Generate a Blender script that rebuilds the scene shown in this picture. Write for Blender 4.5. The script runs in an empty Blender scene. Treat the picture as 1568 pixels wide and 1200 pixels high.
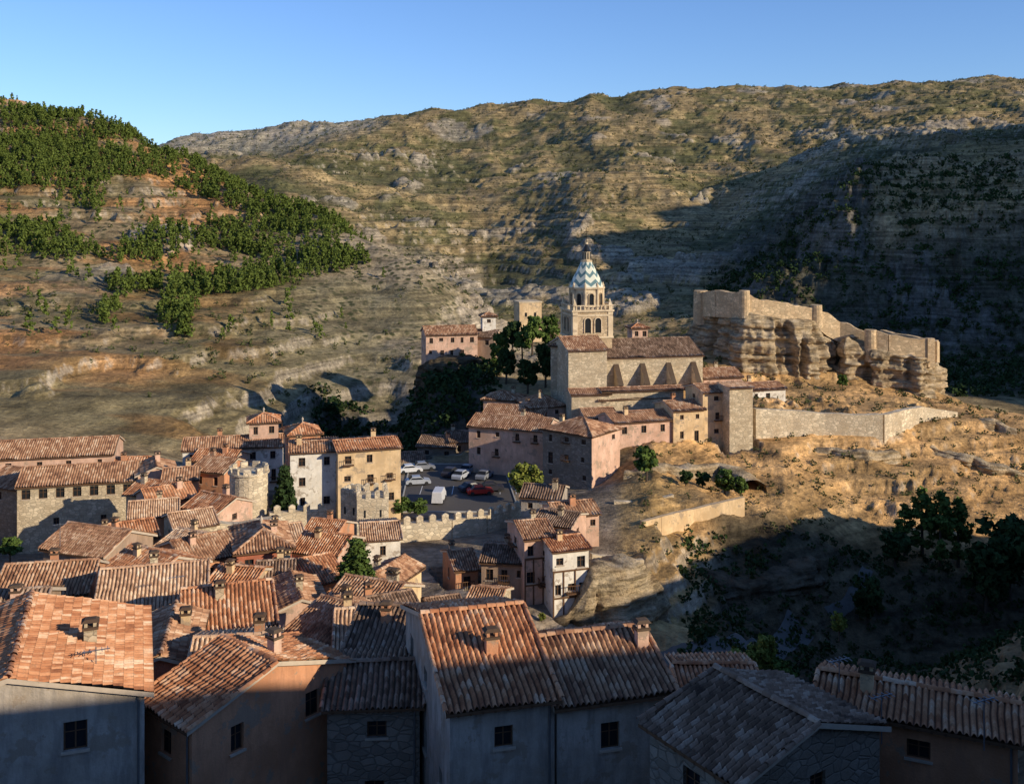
import bpy, math, random
import numpy as np
from mathutils import Vector
random.seed(7); rng=np.random.default_rng(7)
F=1568.0; CX=784.0; HY=330.0; HZ=100.0
sc=bpy.context.scene
# image pixel coordinates (column, row) with an assumed depth -> world metres
def W3(px,py,d): return np.array([(px-CX)/F*d, d, HZ-(py-HY)/F*d])
# ---------------------------------------------------------------- noise
_T=rng.random((256,256))
def vn(x,y):
    xi=np.floor(x).astype(int); yi=np.floor(y).astype(int)
    fx=x-xi; fy=y-yi; fx=fx*fx*(3-2*fx); fy=fy*fy*(3-2*fy)
    a=_T[xi&255,yi&255]; b=_T[(xi+1)&255,yi&255]; c=_T[xi&255,(yi+1)&255]; e=_T[(xi+1)&255,(yi+1)&255]
    return (a*(1-fx)+b*fx)*(1-fy)+(c*(1-fx)+e*fx)*fy
def fbm(x,y,o=4,rid=False):
    x=np.asarray(x,float); y=np.asarray(y,float)
    s=0;a=.5;t=0
    for i in range(o):
        n=vn(x,y)
        if rid: n=1-np.abs(2*n-1)
        s=s+a*n; t+=a; a*=.5
        x,y=(x*1.6-y*1.2)+17.3,(x*1.2+y*1.6)+5.1
    return s/t
def ss(a,b,x): 
    t=np.clip((x-a)/(b-a),0,1); return t*t*(3-2*t)
# ---------------------------------------------------------------- materials
MATS={}
class NT:
    def __init__(s,name):
        s.m=bpy.data.materials.new(name); s.m.use_nodes=True; s.nt=s.m.node_tree
        s.b=s.nt.nodes['Principled BSDF']; s.b.inputs['Roughness'].default_value=.9
        try: s.b.inputs['Specular IOR Level'].default_value=.12
        except: pass
    def n(s,t,**k):
        nd=s.nt.nodes.new(t)
        for a,v in k.items():
            if a in nd.inputs: nd.inputs[a].default_value=v
            else: setattr(nd,a,v)
        return nd
    def l(s,a,b): s.nt.links.new(a,b)
    def math(s,op,a,b=None):
        m=s.n('ShaderNodeMath',operation=op)
        for i,v in ((0,a),(1,b)):
            if v is None: continue
            if hasattr(v,'is_linked'): s.l(v,m.inputs[i])
            else: m.inputs[i].default_value=v
        return m.outputs[0]
    def noise(s,co,scale,detail=4,rough=.6):
        n=s.n('ShaderNodeTexNoise'); n.inputs['Scale'].default_value=scale; n.inputs['Detail'].default_value=detail
        n.inputs['Roughness'].default_value=rough
        if co is not None: s.l(co,n.inputs['Vector'])
        return n.outputs['Fac']
    def ramp(s,fac,stops):
        r=s.n('ShaderNodeValToRGB'); s.l(fac,r.inputs['Fac']); e=r.color_ramp.elements
        while len(e)<len(stops): e.new(.5)
        for i,(p,c) in enumerate(stops):
            e[i].position=p; e[i].color=(c[0],c[1],c[2],1) if not isinstance(c,(int,float)) else (c,c,c,1)
        return r.outputs['Color']
    def mix(s,fac,a,b,mode='MIX'):
        m=s.n('ShaderNodeMix'); m.data_type='RGBA'; m.blend_type=mode
        for i,v in ((0,fac),(6,a),(7,b)):
            if hasattr(v,'is_linked'): s.l(v,m.inputs[i])
            elif i==0: m.inputs[0].default_value=v
            else: m.inputs[i].default_value=(v[0],v[1],v[2],1) if not isinstance(v,(int,float)) else (v,v,v,1)
        return m.outputs[2]
    def obj(s): return s.n('ShaderNodeTexCoord').outputs['Object']
    def uv(s): return s.n('ShaderNodeTexCoord').outputs['UV']
    def mapv(s,co,sc_):
        m=s.n('ShaderNodeMapping'); m.inputs['Scale'].default_value=sc_; s.l(co,m.inputs['Vector']); return m.outputs[0]
    def bump(s,h,st,dist=.1,prev=None):
        b=s.n('ShaderNodeBump'); b.inputs['Strength'].default_value=st; b.inputs['Distance'].default_value=dist
        s.l(h,b.inputs['Height'])
        if prev is not None: s.l(prev,b.inputs['Normal'])
        return b.outputs[0]
    def out(s,col,nor=None):
        if hasattr(col,'is_linked'): s.l(col,s.b.inputs['Base Color'])
        else: s.b.inputs['Base Color'].default_value=(*col,1)
        if nor is not None: s.l(nor,s.b.inputs['Normal'])
        return s.m
def plain(name,c,rough=.8,metal=0):
    if name in MATS: return MATS[name]
    t=NT(name); co=t.obj(); n=t.noise(co,3,3)
    col=t.mix(n,[x*.75 for x in c],[min(1,x*1.2) for x in c])
    t.b.inputs['Roughness'].default_value=rough; t.b.inputs['Metallic'].default_value=metal
    MATS[name]=t.out(col); return MATS[name]
def plaster(name,c,dirt=.5):
    if name in MATS: return MATS[name]
    t=NT(name); co=t.obj()
    n1=t.noise(co,.45,5,.65); n2=t.noise(t.mapv(co,(1.6,1.6,.3)),1.2,5,.7); n3=t.noise(co,9,3)
    d=[x*(1-dirt)+.03*dirt for x in c]
    col=t.mix(t.ramp(n1,[(.40,0),(.58,1)]),[c[0]*.75,c[1]*.72,c[2]*.68],c)
    col=t.mix(t.ramp(n2,[(.45,0),(.68,1)]),col,d)
    p=t.noise(co,.7,7,.7); col=t.mix(t.ramp(p,[(.56,0),(.59,.7)]),col,(.31,.24,.17))
    h=t.mix(.5,n3,n1)
    MATS[name]=t.out(col,t.bump(h,.7,.08)); return MATS[name]
def stone(name,c,sc_=1.6):
    if name in MATS: return MATS[name]
    t=NT(name); co=t.obj()
    mv=t.mapv(co,(1,1,1.7))
    v=t.n('ShaderNodeTexVoronoi'); v.inputs['Scale'].default_value=sc_; t.l(mv,v.inputs['Vector'])
    v2=t.n('ShaderNodeTexVoronoi'); v2.feature='DISTANCE_TO_EDGE'; v2.inputs['Scale'].default_value=sc_; t.l(mv,v2.inputs['Vector'])
    bw=t.n('ShaderNodeRGBToBW'); t.l(v.outputs['Color'],bw.inputs[0])
    n1=t.noise(co,.35,5)
    col=t.ramp(bw.outputs[0],[(.2,[x*.68 for x in c]),(.8,[min(1,x*1.15) for x in c])])
    col=t.mix(t.ramp(n1,[(.35,.75),(.65,0)]),col,(c[0]*.62,c[1]*.56,c[2]*.5))
    e=t.ramp(v2.outputs['Distance'],[(0,0),(.1,1)])
    col=t.mix(e,[x*.55 for x in c],col)
    nz=t.noise(co,7,4)
    b=t.bump(e,.6,.05); b=t.bump(nz,.6,.06,b)
    MATS[name]=t.out(col,b); return MATS[name]
def tilemat(name,stops):
    if name in MATS: return MATS[name]
    t=NT(name); uv=t.uv()
    vm=t.n('ShaderNodeVectorMath'); vm.operation='FLOOR'; t.l(uv,vm.inputs[0])
    fr=t.n('ShaderNodeVectorMath'); fr.operation='FRACTION'; t.l(uv,fr.inputs[0]); sx=t.n('ShaderNodeSeparateXYZ'); t.l(fr.outputs[0],sx.inputs[0])
    w=t.n('ShaderNodeTexWhiteNoise'); w.noise_dimensions='2D'; t.l(vm.outputs[0],w.inputs['Vector'])
    co=t.obj(); n=t.noise(co,.45,6,.75); n2=t.noise(co,5,4,.75)
    a=t.n('ShaderNodeMath',operation='MULTIPLY_ADD'); t.l(w.outputs['Value'],a.inputs[0]); a.inputs[1].default_value=.5
    b=t.n('ShaderNodeMath',operation='MULTIPLY_ADD'); t.l(n,b.inputs[0]); b.inputs[1].default_value=1.5; b.inputs[2].default_value=-.44
    t.l(b.outputs[0],a.inputs[2])
    col=t.ramp(a.outputs[0],stops)
    col=t.mix(t.ramp(n2,[(.53,0),(.72,.55)]),col,(.12,.095,.065))
    ch=t.math('ABSOLUTE',t.math('SUBTRACT',sx.outputs[0],.5))
    col=t.mix(t.ramp(ch,[(.28,0),(.44,.8)]),col,(.05,.035,.026))
    col=t.mix(t.ramp(sx.outputs[1],[(.0,.55),(.10,0)]),col,(.06,.045,.03))
    MATS[name]=t.out(col,t.bump(n2,.5,.03)); return MATS[name]
TM=[tilemat('roof_tile_brown',[(.1,(.14,.065,.04)),(.4,(.33,.165,.09)),(.65,(.49,.27,.15)),(.95,(.66,.47,.31))]),
    tilemat('roof_tile_orange',[(.1,(.17,.065,.035)),(.4,(.43,.175,.08)),(.7,(.60,.29,.145)),(.95,(.74,.52,.34))]),
    tilemat('roof_tile_pale',[(.1,(.22,.12,.07)),(.4,(.48,.28,.165)),(.7,(.67,.44,.27)),(.95,(.78,.60,.42))]),
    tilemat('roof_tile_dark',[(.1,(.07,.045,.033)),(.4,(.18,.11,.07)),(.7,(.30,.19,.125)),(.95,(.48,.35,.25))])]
WM={'P':plaster('plaster_pink',(.70,.45,.32),.3),'O':plaster('plaster_orange',(.62,.30,.16),.3),'Y':plaster('plaster_ochre',(.74,.53,.30),.3),
 'W':plaster('plaster_white',(.84,.77,.65),.22),'B':plaster('plaster_brown',(.42,.29,.20),.4),'R':plaster('plaster_red',(.50,.17,.10),.3),
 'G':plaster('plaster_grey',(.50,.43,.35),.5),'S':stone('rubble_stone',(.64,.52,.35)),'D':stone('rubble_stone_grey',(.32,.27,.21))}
GLASS=plain('window_glass_dark',(.02,.022,.024),.25); WOOD=plain('timber_brown',(.14,.075,.04)); MORT=plain('lime_mortar',(.52,.42,.31))
# ---------------------------------------------------------------- mesh builder
class MB:
    def __init__(s): s.v=[];s.f=[];s.m=[]
    def quad(s,*p,m=0):
        i=len(s.v); s.v.extend([tuple(q) for q in p]); s.f.append(tuple(range(i,i+len(p)))); s.m.append(m)
    def box(s,c,ax,hs,m=0,taper=1.0):
        c=np.array(c,float); X,Y=[np.array(a,float) for a in ax]; Z=np.array([0,0,1.]); P=[]
        for k,tp in ((-1,1),(1,taper)):
            for i,j in ((-1,-1),(1,-1),(1,1),(-1,1)): P.append(c+X*i*hs[0]*tp+Y*j*hs[1]*tp+Z*k*hs[2])
        b=len(s.v); s.v.extend([tuple(q) for q in P])
        for f in ((3,2,1,0),(4,5,6,7),(0,1,5,4),(1,2,6,5),(2,3,7,6),(3,0,4,7)): s.f.append(tuple(b+i for i in f)); s.m.append(m)
    def prism(s,c,r0,r1,z0,z1,n=8,m=0,rot=0,cap=True):
        b=len(s.v)
        for r,z in ((r0,z0),(r1,z1)):
            for i in range(n):
                a=rot+2*math.pi*i/n; s.v.append((c[0]+r*math.cos(a),c[1]+r*math.sin(a),z))
        for i in range(n): s.f.append((b+i,b+(i+1)%n,b+n+(i+1)%n,b+n+i)); s.m.append(m)
        if cap:
            s.f.append(tuple(b+n+i for i in range(n))); s.m.append(m); s.f.append(tuple(b+n-1-i for i in range(n))); s.m.append(m)
    def obj(s,name,mats,parent=None,org=(0,0,0)):
        me=bpy.data.meshes.new(name); o3=np.array(org,float)
        me.from_pydata([tuple(np.array(v)-o3) for v in s.v],[],s.f)
        for x in mats: me.materials.append(x)
        me.polygons.foreach_set('material_index',s.m); me.update()
        ob=bpy.data.objects.new(name,me); sc.collection.objects.link(ob)
        if parent is not None: ob.parent=parent
        else: ob.location=org
        return ob
def npmesh(name,V,Q,mats,parent=None,org=(0,0,0),uv=None,mi=None,smooth=False,link=True):
    me=bpy.data.meshes.new(name); V=np.asarray(V,np.float32)-np.array(org,np.float32); Q=np.asarray(Q,np.int32); k=Q.shape[1]
    me.vertices.add(len(V)); me.vertices.foreach_set('co',V.ravel())
    me.loops.add(Q.size); me.loops.foreach_set('vertex_index',Q.ravel())
    me.polygons.add(len(Q)); me.polygons.foreach_set('loop_start',np.arange(0,Q.size,k,dtype=np.int32))
    try: me.polygons.foreach_set('loop_total',np.full(len(Q),k,np.int32))
    except: pass
    for x in mats: me.materials.append(x)
    if mi is not None: me.polygons.foreach_set('material_index',np.asarray(mi,np.int32))
    if uv is not None:
        l=me.uv_layers.new(name='UVMap'); l.data.foreach_set('uv',np.asarray(uv,np.float32)[Q.ravel()].ravel())
    me.update(calc_edges=True); me.validate()
    if smooth: me.polygons.foreach_set('use_smooth',np.ones(len(me.polygons),bool))
    if not link: return me
    ob=bpy.data.objects.new(name,me); sc.collection.objects.link(ob)
    if parent is not None: ob.parent=parent
    else: ob.location=org
    return ob
def empty(name,loc):
    e=bpy.data.objects.new(name,None); e.location=loc; e.empty_display_size=.5; sc.collection.objects.link(e); return e
# ---------------------------------------------------------------- terrain profiles : image pixel column -> [(distance, pixel row)] or (distance, height, 1)
NEAR=[(6,90,1),(12,84,1),(45,67,1)]
COL={
-900:[(12,88,1),(60,80,1),(150,75,1),(250,75,1),(450,140,1),(650,190,1),(900,170,1),(1500,180,1),(4500,150,1)],
-300:[(12,86,1),(60,74,1),(100,68,1),(150,60,1),(200,60,1),(300,480),(450,290),(620,135),(800,160,1),(1500,180,1),(4500,150,1)],
0:[(12,84,1),(60,69,1),(100,60,1),(118,53,1),(160,50.5,1),(172,57,1),(185,59,1),(200,650),(225,600),(250,570),(300,490),(370,400),(450,300),(540,200),(600,148),(680,160,1),(900,130,1),(1300,170,1),(4500,150,1)],
150:NEAR+[(60,66,1),(100,59,1),(118,52,1),(160,50.5,1),(172,55,1),(185,57,1),(200,672),(220,630),(250,580),(300,500),(370,420),(450,310),(530,220),(560,170),(620,140,1),(800,110,1),(1000,130,1),(1300,175,1),(4500,150,1)],
300:NEAR+[(100,60,1),(150,56,1),(180,56,1),(200,700),(220,650),(245,600),(300,510),(370,430),(450,340),(510,270),(530,247),(580,112,1),(700,95,1),(850,250),(950,230),(1100,142,1),(1250,160,1),(1550,206),(1750,190,1),(4500,150,1)],
420:NEAR+[(100,59,1),(150,56,1),(180,55,1),(200,50,1),(225,44,1),(250,630),(280,570),(330,480),(400,410),(450,350),(490,298),(540,98,1),(620,85,1),(750,272),(900,234),(1050,140,1),(1250,165,1),(1550,190),(1800,190,1),(4500,150,1)],
490:NEAR+[(100,59,1),(145,56,1),(170,55,1),(192,53,1),(205,44,1),(230,34,1),(258,36,1),(285,595),(312,535),(340,490),(400,405),(450,340),(470,318),(510,90,1),(590,78,1),(700,310),(850,262),(980,228),(1130,150,1),(1300,190,1),(1550,185),(1800,190,1),(4500,150,1)],
560:NEAR+[(100,59,1),(140,56,1),(160,55,1),(190,54.8,1),(203,44,1),(228,28,1),(260,28,1),(292,605),(312,558),(340,508),(390,438),(430,362),(470,84,1),(550,70,1),(650,360),(800,300),(930,262),(1050,230),(1180,156,1),(1300,200,1),(1500,187),(1750,200,1),(4500,150,1)],
600:NEAR+[(100,59,1),(140,56,1),(155,54.8,1),(190,54.8,1),(203,47,1),(220,42,1),(238,44,1),(255,32,1),(278,32,1),(300,578),(325,532),(365,460),(415,380),(445,76,1),(520,66,1),(650,372),(780,315),(930,268),(1080,228),(1200,162,1),(1320,195),(1480,180),(1750,210,1),(4500,160,1)],
655:NEAR+[(100,59,1),(140,56,1),(155,54.8,1),(192,54.8,1),(202,53,1),(212,645),(226,590),(240,560),(250,61,1),(272,40,1),(300,550),(330,520),(370,450),(400,406),(430,73,1),(500,60,1),(650,380),(750,330),(900,285),(1120,225),(1220,168,1),(1350,190),(1480,167),(1700,220,1),(4500,170,1)],
730:NEAR+[(80,62,1),(110,59,1),(140,56,1),(155,54.8,1),(188,54.8,1),(198,680),(210,620),(225,570),(240,548),(255,60,1),(290,44,1),(350,42,1),(385,60,1),(400,465),(430,58,1),(480,50,1),(600,440),(700,380),(850,310),(1000,268),(1130,232),(1220,162,1),(1350,195),(1500,161),(2000,240,1),(4500,170,1)],
800:NEAR+[(80,61,1),(105,57,1),(125,57,1),(140,56,1),(155,55,1),(178,55,1),(188,58,1),(200,62,1),(225,64,1),(250,56,1),(300,44,1),(400,45,1),(560,450),(700,370),(850,300),(1000,262),(1120,234),(1200,163,1),(1350,190),(1500,156),(2000,250,1),(4500,170,1)],
900:NEAR+[(80,60,1),(100,54,1),(108,54,1),(115,57,1),(125,860),(140,800),(155,760),(170,745),(182,60,1),(200,65,1),(230,64,1),(280,50,1),(350,42,1),(500,471),(600,400),(750,305),(850,262),(920,132,1),(1050,240),(1200,200),(1500,148),(2000,260,1),(4500,180,1)],
1000:NEAR+[(80,55,1),(105,1000),(113,965),(120,53,1),(126,862),(140,800),(150,770),(160,730),(170,700),(185,640),(200,590),(230,66,1),(260,60,1),(300,50,1),(400,48,1),(480,470),(600,400),(750,315),(850,265),(930,138,1),(1050,235),(1200,198),(1500,140),(2000,270,1),(4500,180,1)],
1100:[(12,85,1),(45,66,1),(80,53,1),(110,1000),(125,955),(135,900),(145,820),(152,775),(165,745),(180,690),(190,640),(205,600),(225,575),(240,545),(250,520),(262,66,1),(300,48,1),(350,46,1),(420,500),(500,440),(700,350),(900,280),(1000,262),(1200,200),(1500,135),(2000,280,1),(4500,180,1)],
1200:[(12,87,1),(45,68,1),(80,54,1),(110,49,1),(128,46,1),(138,885),(148,818),(160,760),(175,700),(186,668),(191,63,1),(205,615),(225,590),(231,582),(240,68,1),(258,68,1),(300,48,1),(400,50,1),(430,440),(520,370),(600,330),(800,262),(900,140,1),(1000,240),(1200,200),(1500,135),(2000,280,1),(4500,180,1)],
1300:[(12,88,1),(45,70,1),(80,56,1),(110,47,1),(134,42,1),(147,865),(156,820),(165,770),(175,720),(184,688),(190,62.5,1),(215,605),(228,592),(237,65,1),(255,64,1),(300,48,1),(360,45,1),(400,510),(430,400),(450,310),(520,270),(700,230),(800,210),(900,160,1),(1000,165,1),(1200,180),(1500,130),(2000,280,1),(4500,180,1)],
1420:[(12,88,1),(45,71,1),(80,60,1),(110,49,1),(134,41,1),(152,860),(162,800),(176,730),(190,678),(196,645),(215,618),(230,608),(240,60,1),(252,56,1),(300,46,1),(370,45,1),(400,510),(420,400),(440,330),(520,270),(700,205),(800,158,1),(1000,205),(1500,124),(2000,280,1),(4500,180,1)],
1568:[(12,88,1),(40,74,1),(75,1060),(95,1000),(115,53,1),(137,42,1),(152,865),(163,805),(178,745),(190,695),(200,660),(215,58,1),(250,48,1),(330,45,1),(380,540),(410,400),(430,335),(500,270),(640,195),(800,158,1),(1000,200),(1500,120),(2000,280,1),(4500,180,1)],
1750:[(12,90,1),(40,78,1),(75,72,1),(95,68,1),(120,60,1),(150,50,1),(190,55,1),(215,56,1),(250,48,1),(330,45,1),(400,60,1),(430,105,1),(500,125,1),(640,165,1),(800,195,1),(1000,200,1),(1500,310,1),(4500,200,1)],
2100:[(12,92,1),(40,82,1),(75,80,1),(100,78,1),(125,77.5,1),(133,68,1),(142,57,1),(170,52,1),(215,54,1),(300,60,1),(400,120,1),(460,190,1),(520,250,1),(620,250,1),(800,220,1),(1500,300,1),(4500,200,1)],  # from here on, unseen ridges shaped to cast shade into the view
2500:[(12,94,1),(40,88,1),(75,83,1),(100,85,1),(115,83,1),(124,68,1),(160,56,1),(240,65,1),(330,170,1),(400,262,1),(500,235,1),(1500,300,1),(4500,200,1)],
2620:[(12,94,1),(40,89,1),(72,84,1),(95,85,1),(110,82,1),(120,67,1),(158,57,1),(240,75,1),(340,176,1),(380,186,1),(460,190,1),(1500,300,1),(4500,200,1)],  # gap in the unseen ridge, shaped to let a sun patch through
2860:[(12,95,1),(40,91,1),(65,87,1),(85,86,1),(100,79,1),(114,64,1),(152,59,1),(240,100,1),(320,180,1),(380,186,1),(460,190,1),(1500,300,1),(4500,200,1)],
3000:[(12,95,1),(40,92,1),(62,88,1),(80,87,1),(95,78,1),(110,62,1),(150,60,1),(240,140,1),(310,245,1),(400,230,1),(1500,300,1),(4500,200,1)],
3800:[(6,97,1),(12,97,1),(22,96,1),(30,95,1),(50,90,1),(70,80,1),(100,70,1),(150,90,1),(200,140,1),(300,180,1),(1500,300,1),(4500,200,1)],
7000:[(6,103,1),(12,103,1),(20,102,1),(40,93,1),(80,100,1),(150,150,1),(300,180,1),(1500,300,1),(4500,200,1)]}
gp=np.concatenate([np.linspace(-900,-160,50,endpoint=False),np.linspace(-160,1730,740,endpoint=False),np.linspace(1730,3800,110,endpoint=False),np.linspace(3800,7000,30)])
gd=np.exp(np.concatenate([np.linspace(math.log(6),math.log(90),60,endpoint=False),np.linspace(math.log(90),math.log(1700),520,endpoint=False),np.linspace(math.log(1700),math.log(4500),20)]))
keys=sorted(COL); Z0=[]
for k in keys:
    dd=[math.log(e[0]) for e in COL[k]]; zz=[e[1] if len(e)==3 else HZ-(e[1]-HY)/F*e[0] for e in COL[k]]
    Z0.append(np.interp(np.log(gd),dd,zz))
Z0=np.array(Z0)
Z=np.array([np.interp(gp,keys,Z0[:,j]) for j in range(len(gd))]).T   # [u,d]
def blur(A,axis,sig):
    r=int(sig*3); k=np.exp(-np.arange(-r,r+1)**2/(2*sig*sig)); k/=k.sum()
    A=np.moveaxis(A,axis,0); P=np.concatenate([np.repeat(A[:1],r,0),A,np.repeat(A[-1:],r,0)],0)
    B=sum(k[i]*P[i:i+len(A)] for i in range(2*r+1)); return np.moveaxis(B,0,axis)
Zb=blur(Z,0,9); wgt=(ss(150,260,gd)[None,:]*.8+.2)*(gp[:,None]<1800)
Z=Z*(1-wgt)+Zb*wgt; Z=blur(Z,1,1.2)
PX=gp[:,None]+0*gd[None,:]; D=gd[None,:]+0*gp[:,None]; X=(PX-CX)/F*D; Y=D
# relief
far=ss(230,420,D); rav=fbm(X/75+2,Y/150,5,True)
Z=Z+far*(18*(rav-.62)*ss(420,800,D)+6*(fbm(X/38+9,Y/38,4,True)-.6)+2.2*(fbm(X/10,Y/10,4,True)-.55))
lefth=ss(195,240,D)*(1-far)*(PX<700); Z=Z+lefth*(3.6*(fbm(X/25,Y/25,4,True)-.6)+1.6*(fbm(X/7,Y/7,4,True)-.55))
cliff=ss(1060,1220,PX)*ss(365,395,D)*(1-ss(470,600,D)); Z=Z+cliff*(24*(fbm(X/26+3,Y/50,5,True)-.62)+7*(fbm(X/7,Y/9,4,True)-.5))
crags=ss(.645,.69,fbm(X/48+31,Y/60,4))*ss(300,400,D)
Z=Z+crags*(2.5+4.5*(fbm(X/6,Y/8,4,True)-.5))*(1-.6*ss(1000,1300,D))
mead=ss(930,1010,PX)*ss(108,122,D)*(1-ss(222,260,D))
gor=ss(950,1010,PX)*ss(88,105,D)*(1-ss(150,158,D))
md2=ss(1330,1480,PX)*ss(60,75,D)*(1-ss(110,125,D))
mm=np.clip(mead+md2,0,1)
Z=Z+mm*(1.4*(fbm(X/14,Y/14,4,True)-.6)+.9*(fbm(X/3,Y/3,4,True)-.5))+np.clip(gor+md2,0,1)*3.6*(fbm(X/11+3,Y/11,5,True)-.62)
def terrace(z,h,hard=.25):
    q=z/h; fl=np.floor(q); fr=q-fl; return (fl+ss(.5-hard,.5+hard,fr))*h
wob=1.5*fbm(X/20,Y/20,3)
tz=terrace(Z+wob,2.1)-wob
tm=mm*ss(.42,.6,fbm(X/22+40,Y/22,3))*.85
hs=terrace(Z+wob*3,5.5,.14)-wob*3
hmask=ss(.42,.58,fbm(X/90+11,Y/90,3))
th=np.clip(far*.6*hmask+lefth*.6,0,.8)
Z=Z*(1-tm-th)+tz*tm+hs*th
def nearest_px(p): return np.interp(p,gp,np.arange(len(gp)))
def gz(x,y):
    y=max(y,6.01); a=nearest_px(x/y*F+CX); b=np.interp(math.log(y),np.log(gd),np.arange(len(gd)))
    i=int(min(a,len(gp)-2)); j=int(min(b,len(gd)-2)); fa=a-i; fb=b-j
    return float((Z[i,j]*(1-fa)+Z[i+1,j]*fa)*(1-fb)+(Z[i,j+1]*(1-fa)+Z[i+1,j+1]*fa)*fb)
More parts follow.
